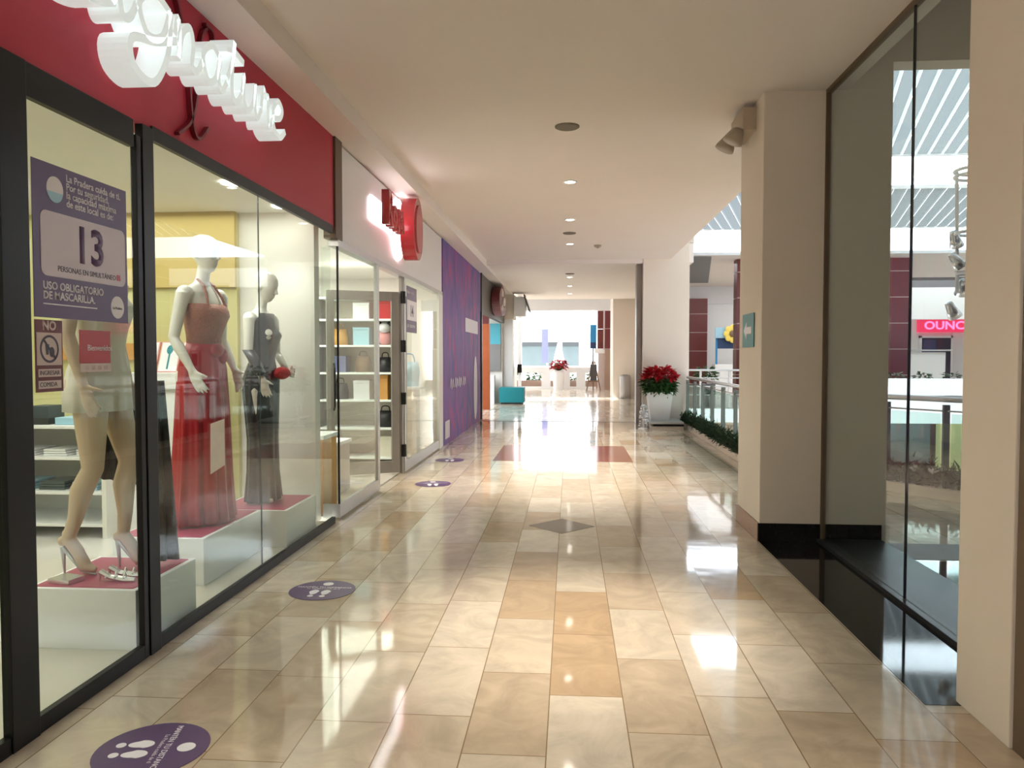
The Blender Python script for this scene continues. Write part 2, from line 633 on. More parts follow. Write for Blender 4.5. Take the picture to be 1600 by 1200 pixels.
# floor with the atrium void cut out
pts = [(-2.3, -4), (21.9, -4), (21.9, 6.1), (15, 6.3), (7, 7.2), (4.9, 8.0), (4.3, 8.75), (3.9, 9.35), (3.3, 10.0), (2.95, 11.0), (2.85, 12), (2.85, 18.7), (-2.3, 18.7)]
S('floor', MB().poly(pts, -0.30, 0.0), 'floor')
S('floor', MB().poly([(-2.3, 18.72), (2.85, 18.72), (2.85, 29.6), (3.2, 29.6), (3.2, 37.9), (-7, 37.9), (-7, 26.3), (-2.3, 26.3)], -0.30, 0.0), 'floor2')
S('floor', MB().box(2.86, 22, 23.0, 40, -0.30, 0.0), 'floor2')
S('floor', MB().box(-6.2, -2.31, -1, 7.15, -0.2, 0.02), 'floorshop')
S('floor', MB().box(-6.2, -2.31, 7.36, 13.4, -0.2, 0.02), 'floorshop')
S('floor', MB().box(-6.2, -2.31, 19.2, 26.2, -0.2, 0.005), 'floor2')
S('floor', MB().box(2.0, 22, 5.0, 34, -4.7, -4.5), 'floor2')
# the thin dark joint between the two floors
S('trim_1', MB().box(-2.24, 2.85, 18.70, 18.78, -0.1, 0.003), 'midgrey')
# inlays
S('trim_2', MB().poly([(-0.38, 7.19), (-0.07, 6.87), (0.24, 7.19), (-0.07, 7.51)], -0.01, 0.002), 'diamond')
S('trim_3', MB().poly([(-1.17, 11.63), (0.96, 11.63), (0.96, 13.66), (-1.17, 13.66)], -0.01, 0.002), 'redbrown')
S('trim_4', MB().poly([(-0.41, 12.65), (-0.09, 12.2), (0.23, 12.65), (-0.09, 13.1)], -0.01, 0.004), 'diamond')
# black granite border and ledge beside the screen
S('trim_5', MB().box(1.63, 2.14, 3.6, 6.74, -0.02, 0.002), 'black')
S('trim_6', MB().box(2.12, 2.66, 3.6, 6.74, 0.0, 0.03, 0.004), 'ledge')
S('trim_7', MB().box(2.665, 15, -1, 6.15, -0.02, 0.003), 'black')
S('trim_7', MB().box(2.665, 15, 6.2, 6.72, -0.02, 0.003), 'midgrey')

# ceilings
S('ceiling', MB().box(-1.95, 2.33, -4, 18.1, H, H + 0.5), 'ceil')
S('ceiling', MB().box(-6.3, -1.95, -4, 26.9, 3.68, 4.1), 'ceil')
S('ceiling', MB().box(-1.95, 2.85, 18.1, 29.4, 3.76, 4.2), 'ceil')
S('trim_8', MB().box(-1.95, 1.68, 18.0, 18.14, 3.74, 3.86), 'ceil')
S('ceiling', MB().box(-6.2, -2.3, -1, 7.2, 2.96, 3.1), 'white')
S('ceiling', MB().box(-6.2, -2.3, 7.3, 13.4, 2.96, 3.1), 'white')
S('ceiling', MB().box(-6.2, -2.3, 19.2, 26.2, 2.96, 3.1), 'white')
# atrium roof
S('wall_left', MB().box(2.25, 2.325, -4, 18.2, 3.86, 7.2), 'cream')  # unseen upstand, added to stop sun leaking in over the slab
S('ceiling', MB().box(2.33, 22, -4, 6.9, 6.9, 7.1), 'ceil')
S('wall_front', MB().box(2.33, 22, 6.74, 6.95, 4.06, 7.1), 'cream')
def strips(y0, y1, z, wd, m_wide, m_thin):
    """slanting strips of skylight sheeting: wide dull ones and thin bright ones, clipped to the opening"""
    dx = 0.29 / 0.957
    def clip(p):
        for side, lim in ((1, 2.33), (-1, 22.0)):
            out = []
            for i in range(len(p)):
                a, b = p[i], p[(i + 1) % len(p)]
                ia, ib = side * (a[0] - lim) >= 0, side * (b[0] - lim) >= 0
                if ia: out.append(a)
                if ia != ib:
                    t = (lim - a[0]) / (b[0] - a[0])
                    out.append((lim, a[1] + (b[1] - a[1]) * t))
            p = out
            if not p: break
        return p
    A, B = MB(), MB()
    L = y1 - y0
    for i in range(-14, 60):
        x = 2.35 + i * 0.34
        for mb, a, b, zz in ((A, 0.0, 0.27, z), (B, 0.27, 0.34, z + 0.01)):
            p = clip([(x + a, y0), (x + b, y0), (x + b + dx * L, y1), (x + a + dx * L, y1)])
            if len(p) > 2:
                mb.bm.faces.new([mb.bm.verts.new((q[0], q[1], zz)) for q in p])
    r = S('ceiling', A, m_wide)
    B.obj('bright_strip', m_thin, r)
strips(6.9, 20.9, 6.84, 0.27, 'skylight_dull', 'skylight')
strips(20.9, 27.6, 6.02, 0.27, 'skylight_dull2', 'skylight_dull')
S('ceiling', MB().box(2.35, 22, 20.88, 20.96, 6.80, 6.92), 'bwhite')
w = sempty('window_9', (9, 20.9, 6.0))
MB().box(2.35, 22, 20.90, 20.91, 6.04, 6.82).obj('pane', 'clerestory', w)
MB().box(2.35, 22, 20.86, 20.94, 5.96, 6.04).obj('window_frame', 'bwhite', w)
w = sempty('window_10', (9, 27.5, 5.2))
MB().box(2.76, 22, 27.50, 27.51, 5.22, 6.0).obj('pane', 'clerestory', w)
MB().box(2.76, 22, 27.46, 27.54, 5.12, 5.22).obj('window_frame', 'bwhite', w)
MB().box(2.76, 22, 27.46, 27.54, 5.98, 6.06).obj('window_frame', 'bwhite', w)
# the far side of the atrium
S('ceiling', MB().box(2.86, 22, 27.55, 40.2, 5.13, 5.21), 'ceil')
S('trim_9', MB().poly([(3.0, 27.6), (5.0, 27.8), (6.6, 37.5), (3.0, 37.5)], 5.09, 5.128), 'midgrey')
S('wall_back', MB().box(2.86, 22, 40.0, 40.2, 0.0, 4.25), 'bwhite')
S('wall_back', MB().box(2.86, 22, 39.9, 40.2, 4.25, 5.13), 'fascia_w')
S('trim_10', MB().box(15.2, 22, 36.0, 36.3, 3.25, 4.68), 'bwhite')
S('trim_10', MB().box(12.0, 22, 36.02, 36.3, 4.68, 5.13), 'midgrey')
S('wall_right', MB().box(22.0, 22.2, -4, 40, -4.5, 7.1), 'white')
S('wall_near', MB().box(-6.3, 22, -4.2, -4.0, -0.3, 7.1), 'cream')
S('wall_back', MB().box(2.0, 22, 30.0, 30.2, -4.5, -0.3), 'granite')
S('wall_right', MB().box(2.75, 2.86, 18.75, 40.0, 0.0, 7.1), 'cream')
S('wall_right', MB().box(2.25, 2.86, 18.1, 40.0, 4.21, 7.1), 'cream')

# columns on the right
S('wall_right', MB().box(1.64, 2.70, 6.74, 7.60, 0.0, 7.0, 0.01), 'cream')
S('baseboard_right', MB().box(1.63, 2.66, 6.725, 6.76, 0.0, 0.155), 'black')
S('baseboard_right', MB().box(1.625, 1.66, 6.745, 7.61, 0.0, 0.155), 'granite')
S('wall_right', MB().box(1.79, 2.9, 3.22, 3.65, 0.0, 5.0, 0.006), 'cream')
S('wall_right', MB().box(1.80, 2.9, -3.9, 3.21, 0.0, 5.0), 'brown')
S('wall_right', MB().box(1.69, 2.74, 18.0, 18.75, 0.0, 7.0, 0.01), 'cream')
S('trim_11', MB().box(1.56, 1.685, 18.25, 18.6, 0.0, 3.76, 0.02), 'pipe')
S('wall_right', MB().box(1.65, 2.74, 29.6, 31.5, 0.0, 4.68), 'cream')

# left: fascias, party walls
S('trim_12', MB().box(-2.36, -2.24, -1, 7.20, 2.81, 3.68), 'crimson')
S('trim_13', MB().box(-2.34, -2.22, 7.205, 7.42, 2.72, 3.68), 'brown')
S('trim_14', MB().box(-2.36, -2.24, 7.425, 13.38, 2.72, 3.655), 'fascia_w')
S('trim_15', MB().box(-2.33, -2.225, 7.30, 13.38, 2.66, 2.72), 'alu')
S('wall_left', MB().box(-6.2, -2.42, 7.16, 7.30, 0.0, 2.96), 'white')
S('wall_left', MB().box(-6.2, -2.34, 13.4, 13.5, 0.0, 3.68), 'white')
S('wall_left', MB().box(-2.34, -2.225, 13.02, 13.40, 0.0, 2.66), 'white')
S('wall_left', MB().box(-6.2, -2.34, 19.1, 19.2, 0.0, 3.68), 'white')
S('wall_left', MB().box(-6.3, -6.2, -1, 26.3, 0.0, 3.68), 'white')
S('wall_left', MB().box(-6.2, -2.3, 26.2, 26.4, 0.0, 3.68), 'white')
S('wall_left', MB().box(-6.3, -2.3, -1.2, -1.0, 0.0, 3.68), 'white')
S('wall_left', MB().box(-2.34, -2.24, 26.2, 27.2, 2.86, 3.68), 'cream')
# yellow painted panels on the boutique's end wall
S('trim_16', MB().box(-6.2, -3.15, 7.10, 7.158, 0.0, 2.96), 'yellow')
S('trim_17', MB().box(-4.9, -3.15, 7.06, 7.098, 2.25, 2.96), 'ochre')
S('trim_18', MB().box(-6.19, -6.12, -1, 7.1, 0.0, 2.96), 'yellow')
S('trim_19', MB().box(-4.9, -3.45, 7.06, 7.098, 1.56, 1.72), 'kraft')
#==================================================================== SHOP WINDOWS
# boutique (window_1 / door_1 / window_2)
w = sempty('window_1', (XL, 1.2, 0))
MB().box(-2.249, -2.243, -1.0, 2.87, 0.05, 2.75).obj('pane', 'glass', w)
fr = MB()
fr.box(-2.262, -2.228, -1.0, 2.87, 0.0, 0.07).box(-2.262, -2.228, -1.0, 2.87, 2.74, 2.81)
fr.obj('window_frame', 'bframe', w)
d = sempty('door_1', (XL, 3.4, 0))
fr = MB()
fr.box(-2.265, -2.222, 2.87, 3.03, 0.0, 2.81, 0.004).box(-2.262, -2.228, 3.03, 3.82, 2.67, 2.81, 0.004)
fr.box(-2.262, -2.228, 3.03, 3.84, 0.0, 0.075, 0.004).box(-2.262, -2.228, 3.84, 3.885, 0.0, 2.74, 0.004)
fr.obj('door_frame', 'bframe', d)
MB().box(-2.249, -2.243, 3.03, 3.82, 0.07, 2.68).obj('pane', 'glass', d)
w = sempty('window_2', (XL, 5.5, 0))
fr = MB()
fr.box(-2.265, -2.222, 3.89, 3.995, 0.0, 2.81, 0.004).box(-2.262, -2.228, 3.995, 7.15, 2.755, 2.83, 0.004)
fr.box(-2.262, -2.228, 3.995, 7.15, 0.0, 0.065, 0.004)
fr.obj('window_frame', 'bframe', w)
MB().box(-2.249, -2.243, 3.995, 5.428, 0.06, 2.76).obj('pane', 'glass', w)
MB().box(-2.249, -2.243, 5.434, 7.10, 0.06, 2.76).obj('pane', 'glass', w)
MB().box(-2.250, -2.242, 5.428, 5.434, 0.06, 2.76).obj('seal', 'winglass', w)
# gift shop (window_3, door_2, window_4)
w = sempty('window_3', (XL, 8, 0))
fr = MB()
fr.box(-2.27, -2.23, 7.33, 8.80, 0.02, 0.15, 0.004).box(-2.27, -2.23, 8.80, 8.90, 0.02, 2.66, 0.004).box(-2.40, -2.23, 7.30, 7.33, 0.02, 0.15)
fr.obj('window_frame', 'alu', w)
MB().box(-2.249, -2.243, 7.34, 8.80, 0.15, 2.66).obj('pane', 'glass', w)
MB().box(-2.41, -2.255, 7.325, 7.335, 0.15, 2.66).obj('pane', 'glass', w)
MB().box(-2.255, -2.238, 7.322, 7.340, 0.15, 2.66).obj('seal', 'bframe', w)
w = sempty('window_4', (XL, 11.5, 0))
fr = MB()
fr.box(-2.27, -2.23, 10.28, 10.36, 0.02, 2.66, 0.004).box(-2.27, -2.23, 10.36, 13.02, 0.02, 0.16, 0.004)
fr.obj('window_frame', 'alu', w)
MB().box(-2.249, -2.243, 10.36, 13.02, 0.16, 2.66).obj('pane', 'glass', w)
d = sempty('door_2', (XL, 9.5, 0))
MB().box(-2.28, -2.24, 10.16, 10.24, 0.02, 2.66, 0.004).obj('door_frame', 'greymetal', d)
# leaf swung inwards, lying in the XY diagonal seen through the doorway
leaf = MB()
L_ = 0.95
for x0, x1, z0, z1 in ((0, 0.10, 0.04, 2.45), (L_ - 0.10, L_, 0.04, 2.45), (0.1, L_ - 0.1, 0.04, 0.20), (0.1, L_ - 0.1, 2.33, 2.45)):
    leaf.box(x0, x1, -0.025, 0.025, z0, z1, 0.004)
hinge = Vector((-2.28, 10.13, 0))
rot = Matrix.Translation(hinge) @ Matrix.Rotation(R(207), 4, 'Z')
leaf.xf(rot)
lf = leaf.obj('door_leaf', 'greymetal', d)
MB().box(0.1, L_ - 0.1, -0.004, 0.004, 0.2, 2.33).xf(rot).obj('pane', 'glass', lf)
hg = MB()
for z in (0.25, 0.95, 1.65, 2.3):
    hg.lathe([(0.035, 0), (0.035, 0.16)], (-2.22, 10.15, z), 10)
hg.obj('hinge', 'bframe', d)
MB().tube([(0.86, 0.03, 0.9), (0.86, 0.08, 0.95), (0.86, 0.08, 1.45), (0.86, 0.03, 1.5)], 0.013).xf(rot).obj('door_handle', 'bframe', lf)

# hoarding over the closed unit
h = thing('purple_hoarding', 'purple printed hoarding closing the shopfront between the white gift shop and the dark sign', 'hoarding', (XL, 16.3, 0))
for k in range(4):
    y0 = 13.42 + k * 1.42
    MB().box(-2.30, -2.225, y0, y0 + 1.405, 0.0, 3.66).obj('panel', 'hoard', h)
f_ = FL(-2.222)
MB().plate(rrect(13.6, 14.1, 0.10, 0.42, 0.02), 0, 0.004, f_).obj('printed_logo', 'lilac', h)
q = MB()
for y0 in (14.2, 14.8, 15.3, 15.9):
    pts2 = smooth_pts([(y0, 1.0), (y0 + 0.12, 1.17), (y0 + 0.2, 0.98), (y0 + 0.34, 1.15), (y0 + 0.42, 1.0)], 5)
    ribbon(q, pts2, 0.035, 0, 0.004, f_)
q.obj('script_lettering', 'wprint', h)
MB().plate(rrect(16.3, 18.5, 2.12, 2.42, 0.03), 0, 0.004, f_).obj('title_bar', 'lilac', h)
MB().plate(circ(18.05, 0.85, 0.33, 28, 0.75), 0, 0.004, f_).obj('white_oval', 'lilac', h)

# ------------------------------------------------------------------ boutique sign
sg = thing('script_sign', 'white illuminated script letters on the crimson shop fascia', 'sign', (XL, 4.2, 3.2))
f_ = FL(XL)
SB = 3.165
def G(y0, w_, strokes, xh=0.205):
    out = []
    for s_ in strokes:
        out.append([(y0 - 0.11 + a * w_, SB + b * xh) for a, b in s_])
    return out
glyphs = [
    ('S', 3.00, 0.50, [[(0.95, 1.75), (0.80, 2.15), (0.45, 2.15), (0.25, 1.7), (0.55, 1.2), (0.95, 0.75), (0.95, 0.15), (0.55, -0.15), (0.1, 0.05), (0.0, 0.5)]]),
    ('i', 3.48, 0.17, [[(0.0, 0.1), (0.25, 0.6), (0.45, 1.05), (0.30, 0.4), (0.45, 0.0), (0.8, 0.1), (1.1, 0.5)], [(0.5, 1.45), (0.65, 1.65)]]),
    ('g', 3.66, 0.34, [[(0.95, 0.95), (0.5, 1.1), (0.1, 0.6), (0.3, 0.0), (0.7, 0.2), (0.95, 0.95), (0.85, -0.15), (0.45, -1.05), (-0.05, -0.95), (-0.1, -0.35), (0.5, -0.05), (1.15, 0.4)]]),
    ('n', 4.02, 0.28, [[(0.0, 0.5), (0.15, 1.0), (0.18, 0.5), (0.15, 0.0), (0.3, 0.7), (0.6, 1.0), (0.72, 0.6), (0.65, 0.1), (0.85, 0.0), (1.1, 0.4)]]),
    ('a', 4.32, 0.27, [[(0.8, 0.9), (0.45, 1.05), (0.05, 0.6), (0.25, 0.0), (0.6, 0.2), (0.85, 0.95), (0.75, 0.3), (0.9, 0.0), (1.15, 0.35)]]),
    ('t', 4.62, 0.20, [[(0.1, 0.5), (0.5, 1.2), (0.65, 1.75), (0.45, 0.9), (0.4, 0.2), (0.7, -0.02), (1.1, 0.35)], [(0.05, 1.35), (0.6, 1.45), (1.3, 1.35)]]),
    ('u', 4.84, 0.27, [[(0.0, 0.4), (0.15, 1.0), (0.12, 0.3), (0.35, 0.0), (0.65, 0.4), (0.8, 1.0), (0.75, 0.25), (0.9, 0.0), (1.15, 0.4)]]),
    ('r', 5.14, 0.18, [[(0.0, 0.4), (0.25, 1.1), (0.5, 0.9), (0.7, 0.95), (0.65, 0.4), (0.75, 0.0), (1.1, 0.3)]]),
    ('e', 5.33, 0.26, [[(0.05, 0.4), (0.55, 0.55), (0.75, 0.9), (0.45, 1.1), (0.1, 0.7), (0.15, 0.1), (0.55, -0.1), (0.95, 0.25)]]),
]
for nm, y0, w_, st in glyphs:
    q = MB()
    for s_ in G(y0, w_, st):
        ribbon(q, smooth_pts(s_, 6), 0.042, 0.04, 0.19, f_)
    q.obj('script_letter', 'lit', sg)
q = MB()
ribbon(q, smooth_pts([(4.00, 3.30), (4.05, 3.62), (4.22, 3.66), (4.36, 3.35), (4.42, 2.98), (4.5, 2.90), (4.62, 3.0)], 8), 0.018, 0.0, 0.03, f_)
ribbon(q, smooth_pts([(4.62, 3.60), (4.55, 3.52), (4.52, 3.30), (4.42, 3.0), (4.25, 2.86)], 8), 0.018, 0.0, 0.03, f_)
ribbon(q, smooth_pts([(4.60, 3.62), (4.70, 3.60), (4.68, 3.46), (4.56, 3.40)], 8), 0.018, 0.0, 0.03, f_)
q.obj('flourish', 'crimson_dark', sg)

# ------------------------------------------------------------------ gift shop sign
sg = thing('red_shop_sign', 'red halo lit letters and tall oval badge on the white fascia', 'sign', (XL, 10.2, 3.2))
text('Rosa', 0.50, f_, 8.50, 3.10, 0.14, 'signred', sg, 'sign_letter', depth=0.08, fat=0.02, sx=0.85)
MB().box(XL + 0.02, XL + 0.03, 8.52, 9.6, 3.14, 3.40).obj('letter_backlight', 'halo', sg)
MB().plate(circ(9.92, 3.24, 0.30, 40, 0.40), 0.10, 0.28, f_).obj('oval_badge', 'signred', sg)
MB().plate(circ(9.92, 3.24, 0.21, 40, 0.31), 0.28, 0.295, f_).obj('badge_face', mat('badge_rose', (0.52, 0.14, 0.15), 0.35), sg)
MB().plate(circ(9.90, 3.24, 0.29, 40, 0.39), 0.02, 0.035, f_).obj('badge_backlight', 'halo', sg)

# ------------------------------------------------------------------ dark fascia with round sign (unit 4)
S('trim_20', MB().box(-2.36, -2.22, 19.2, 26.1, 2.71, 3.68), 'darkgrey')
sg = thing('round_red_sign', 'round dark red and pale sign on the charcoal fascia at the corridor end', 'sign', (XL, 22.3, 3.2))
MB().plate(circ(22.6, 3.2, 1.1, 36, 0.42), 0.04, 0.28, f_).obj('sign_disc', 'maroon', sg)
q = MB()
q.plate(circ(22.2, 3.42, 0.30, 20, 0.12), 0.28, 0.31, f_).plate(circ(22.8, 3.2, 0.34, 20, 0.13), 0.28, 0.31, f_).plate(circ(22.1, 2.98, 0.25, 20, 0.1), 0.28, 0.31, f_)
q.obj('pale_emblem', 'paperpink', sg)
text('Café', 0.34, f_, 24.0, 3.05, 0.03, 'lilac', sg, depth=0.02, sx=1.6)

# ------------------------------------------------------------------ stickers on the boutique door
f_ = FL(-2.241)
p = thing('capacity_poster', 'purple capacity poster with large 13 stuck on the boutique door', 'poster', (-2.27, 3.4, 2.1))
MB().plate([(3.07, 1.765), (3.755, 1.765), (3.755, 2.43), (3.07, 2.43)], 0, 0.003, f_).obj('sheet', 'purple', p)
MB().plate(rrect(3.115, 3.735, 1.945, 2.225, 0.035), 0.003, 0.005, f_).obj('number_panel', 'lilac', p)
text('13', 0.23, f_, 3.335, 2.03, 0.005, 'purple', p, 'number', depth=0.001, fat=0.006, sx=1.0)
text('PERSONAS EN SIMULTÁNEO', 0.034, f_, 3.22, 1.972, 0.005, 'ink', p, depth=0.001)
for i, t_ in enumerate(('La Pradera cuida de ti.', 'Por tu seguridad,', 'la capacidad máxima', 'de este local es de:')):
    text(t_, 0.046, f_, 3.29, 2.375 - i * 0.037, 0.003, 'wprint', p, depth=0.001, fat=0.0006)
text('USO OBLIGATORIO', 0.048, f_, 3.125, 1.888, 0.003, 'wprint', p, depth=0.001, fat=0.001)
text('DE MASCARILLA.', 0.048, f_, 3.125, 1.846, 0.003, 'wprint', p, depth=0.001, fat=0.001)
MB().plate([(3.125, 1.822), (3.50, 1.822), (3.50, 1.827), (3.125, 1.827)], 0.003, 0.004, f_).obj('underline', 'wprint', p)
MB().plate(circ(3.215, 2.325, 0.055), 0.003, 0.004, f_).obj('round_logo', 'wprint', p)
q = MB().plate([(3.215 + 0.05 * math.cos(t * PI / 12), 2.312 + 0.045 * math.sin(t * PI / 12)) for t in range(12, 25)], 0.004, 0.005, f_)
q.obj('logo_wave', 'sky', p)
MB().plate(circ(3.665, 1.84, 0.055), 0.003, 0.004, f_).obj('round_seal', 'wprint', p)
text('La Pradera', 0.018, f_, 3.625, 1.83, 0.004, 'ink', p, depth=0.001)
MB().plate([(3.66, 1.972), (3.69, 1.972), (3.69, 2.0), (3.66, 2.0)], 0.005, 0.006, f_).obj('heart_mark', 'cardred', p)

p = thing('no_food_sticker', 'maroon and pale NO sticker with crossed circle below the purple poster', 'sticker', (-2.27, 3.15, 1.6))
MB().plate([(3.07, 1.445), (3.245, 1.445), (3.245, 1.755), (3.07, 1.755)], 0, 0.003, f_).obj('sheet', 'maroon', p)
MB().plate([(3.078, 1.56), (3.237, 1.56), (3.237, 1.70), (3.078, 1.70)], 0.003, 0.004, f_).obj('picture_panel', 'paperpink', p)
q = MB()
for i in range(28):
    t0, t1 = 2 * PI * i / 28, 2 * PI * (i + 1) / 28
    q.plate([(3.157 + r_ * math.cos(t), 1.63 + r_ * math.sin(t)) for r_, t in ((0.05, t0), (0.05, t1), (0.06, t1), (0.06, t0))], 0.004, 0.005, f_)
q.plate([(3.115, 1.668), (3.122, 1.676), (3.20, 1.592), (3.193, 1.584)], 0.004, 0.005, f_)
q.obj('prohibition_ring', 'ink', p)
q = MB().plate(circ(3.172, 1.617, 0.017, 14, 0.022), 0.004, 0.0045, f_).plate([(3.135, 1.605), (3.15, 1.605), (3.155, 1.65), (3.13, 1.65)], 0.004, 0.0045, f_)
q.obj('food_symbol', 'ink', p)
text('NO', 0.055, f_, 3.115, 1.712, 0.003, 'paperpink', p, depth=0.001, fat=0.002)
for z, t_ in ((1.518, 'INGRESAR'), (1.468, 'COMIDA')):
    MB().plate([(3.085, z - 0.008), (3.23, z - 0.008), (3.23, z + 0.026), (3.085, z + 0.026)], 0.003, 0.004, f_).obj('word_panel', 'paperpink', p)
    text(t_, 0.028, f_, 3.092, z, 0.004, 'ink', p, depth=0.001)

p = thing('red_card_sticker', 'small red card sticker with white writing on the boutique door', 'sticker', (-2.27, 3.47, 1.6))
MB().plate([(3.365, 1.565), (3.60, 1.565), (3.60, 1.72), (3.365, 1.72)], 0, 0.003, f_).obj('sheet', 'cardred', p)
MB().plate([(3.372, 1.525), (3.605, 1.525), (3.605, 1.563), (3.372, 1.563)], 0, 0.003, f_).obj('card_strip', 'paperpink', p)
text('Bienvenidos', 0.04, f_, 3.42, 1.625, 0.003, 'wprint', p, depth=0.001)
q = MB()
for i in range(4):
    q.box(-2.239, -2.238, 3.40 + i * 0.048, 3.43 + i * 0.048, 1.534, 1.554)
q.obj('card_logo', 'ink', p)

f_ = FL(-2.241)
p = thing('gift_shop_poster', 'narrow purple and white capacity notice on the gift shop glass', 'poster', (-2.27, 10.9, 2.2))
MB().plate([(10.46, 1.93), (11.15, 1.93), (11.15, 2.57), (10.46, 2.57)], 0, 0.004, f_).obj('sheet', mat('grey_purple_print', (0.20, 0.16, 0.24), 0.5), p)
MB().plate([(10.48, 2.10), (11.13, 2.10), (11.13, 2.38), (10.48, 2.38)], 0.004, 0.006, f_).obj('number_panel', 'wprint', p)
text('14', 0.22, f_, 10.68, 2.16, 0.006, 'ink', p, 'number', depth=0.001, fat=0.005)
text('USO', 0.055, f_, 10.50, 2.0, 0.004, 'wprint', p, depth=0.001)
text('OBLIGATORIO', 0.055, f_, 10.66, 2.0, 0.004, 'wprint', p, depth=0.001)
text('Por tu', 0.06, f_, 10.50, 2.47, 0.004, 'wprint', p, depth=0.001)
text('seguridad', 0.06, f_, 10.70, 2.47, 0.004, 'wprint', p, depth=0.001)

#==================================================================== CEILING FITTINGS
def downlight(y, label, x=0.0, z=H, power=40, cone=70):
    t = thing('ceiling_light', label, 'light', (x, y, z), 'recessed downlights along the corridor ceiling')
    MB().lathe([(0.095, 0.0), (0.095, -0.008), (0.066, -0.008), (0.066, 0.0)], (x, y, z), 28, cap=False).obj('light_ring', 'bwhite', t)
    MB().lathe([(0.065, -0.001), (0.065, -0.003)], (x, y, z), 24).obj('diffuser', 'bulb', t)
    l = lamp('downlight_beam', 'SPOT', (x, y, z - 0.03), power, WARM, spot_size=R(cone), spot_blend=1.0, shadow_soft_size=0.06)
    return t


for y, zz, pw, lb in ((1.75, H, 150, 'round recessed downlight overhead behind the camera edge'), (4.5, H, 330, 'round recessed downlight above the nearest pool of light'),
                      (10.0, H, 420, 'nearest visible downlight, just beyond the dark ceiling speaker'), (12.75, H, 300, 'second visible downlight, between the near downlight and the small speaker'),
                      (15.5, H, 300, 'third visible downlight, beside the smoke detector'), (21.2, 3.76, 40, 'downlight just beyond the ceiling step'),
                      (23.9, 3.76, 40, 'middle downlight beyond the ceiling step'), (26.8, 3.76, 40, 'farthest downlight before the corridor end')):
    downlight(y, lb, z=zz, power=pw, cone=46 if y == 4.5 else 72)
t = tag(MB().lathe([(0.12, 0.0), (0.12, -0.01), (0.105, -0.018), (0.0, -0.018)], (-0.03, 7.6, H), 32).obj('ceiling_speaker', 'speaker'), 'large round dark speaker grille in the near ceiling', 'speaker')
t = tag(MB().lathe([(0.12, 0.0), (0.12, -0.01), (0.105, -0.018), (0.0, -0.018)], (-0.01, 14.13, H), 32).obj('ceiling_speaker', 'speaker'), 'dark round speaker grille between the second and third downlights', 'speaker')
t = tag(MB().lathe([(0.12, 0.0), (0.12, -0.01), (0.105, -0.018), (0.0, -0.018)], (0.0, 20.3, 3.76), 32).obj('ceiling_speaker', 'speaker'), 'small dark speaker grille just past the ceiling step', 'speaker')
t = thing('smoke_detector', 'small pale smoke detector right of the third downlight', 'smoke detector', (0.56, 15.72, H))
MB().lathe([(0.075, 0), (0.075, -0.02), (0.06, -0.04), (0.0, -0.045)], (0.56, 15.72, H), 20).obj('housing', 'plastic', t)
MB().lathe([(0.03, -0.045), (0.025, -0.06), (0.0, -0.06)], (0.56, 15.72, H), 14).obj('sensor', 'plastic', t)

# security camera / emergency light on the near column
t = thing('security_light', 'beige twin head emergency light fixed high on the near column corner', 'emergency light', (1.64, 7.2, 3.6))
MB().box(1.52, 1.645, 7.0, 7.5, 3.60, 3.80, 0.01).obj('housing', 'plastic', t)
for y, x, z in ((7.02, 1.46, 3.55), (7.38, 1.46, 3.58)):
    hd = MB()
    hd.lathe([(0.03, 0.07), (0.055, 0.05), (0.085, -0.03), (0.09, -0.06), (0.0, -0.06)], (0, 0, 0), 20)
    hd.xf(Matrix.Translation((x, y, z)) @ Matrix.Rotation(R(25), 4, 'Y'))
    hd.obj('lamp_head', 'plastic', t, smooth=True)
MB().tube([(1.53, 7.1, 3.60), (1.49, 7.05, 3.57), (1.47, 7.03, 3.6)], 0.012).obj('bracket', 'greymetal', t)
# exit arrow sign on the column flank
f_ = lambda a, b, d: (1.637 - d, a, b)
t = thing('exit_arrow_sign', 'small green sign with a white arrow on the near column side', 'sign', (1.637, 7.2, 1.8))
MB().plate([(6.98, 1.68), (7.42, 1.68), (7.42, 1.985), (6.98, 1.985)], 0, 0.008, f_).obj('board', 'exitg', t)
MB().plate([(7.36, 1.833), (7.24, 1.92), (7.24, 1.865), (7.05, 1.865), (7.05, 1.80), (7.24, 1.80), (7.24, 1.745)], 0.008, 0.010, f_).obj('arrow', 'wprint', t)

# frameless glass screen on the right
w = sempty('window_5', (2.17, 5, 0))
MB().box(2.165, 2.177, 3.65, 5.10, 0.03, H).obj('pane', 'glassr', w)
MB().box(2.165, 2.177, 5.11, 6.735, 0.03, H).obj('pane', 'glassr', w)
MB().box(2.163, 2.179, 5.10, 5.11, 0.03, H).obj('seal', 'windark', w)
MB().box(2.15, 2.20, 3.65, 6.735, H - 0.03, H).box(2.15, 2.19, 6.715, 6.738, 0.03, H - 0.03).obj('window_frame', 'brown', w)

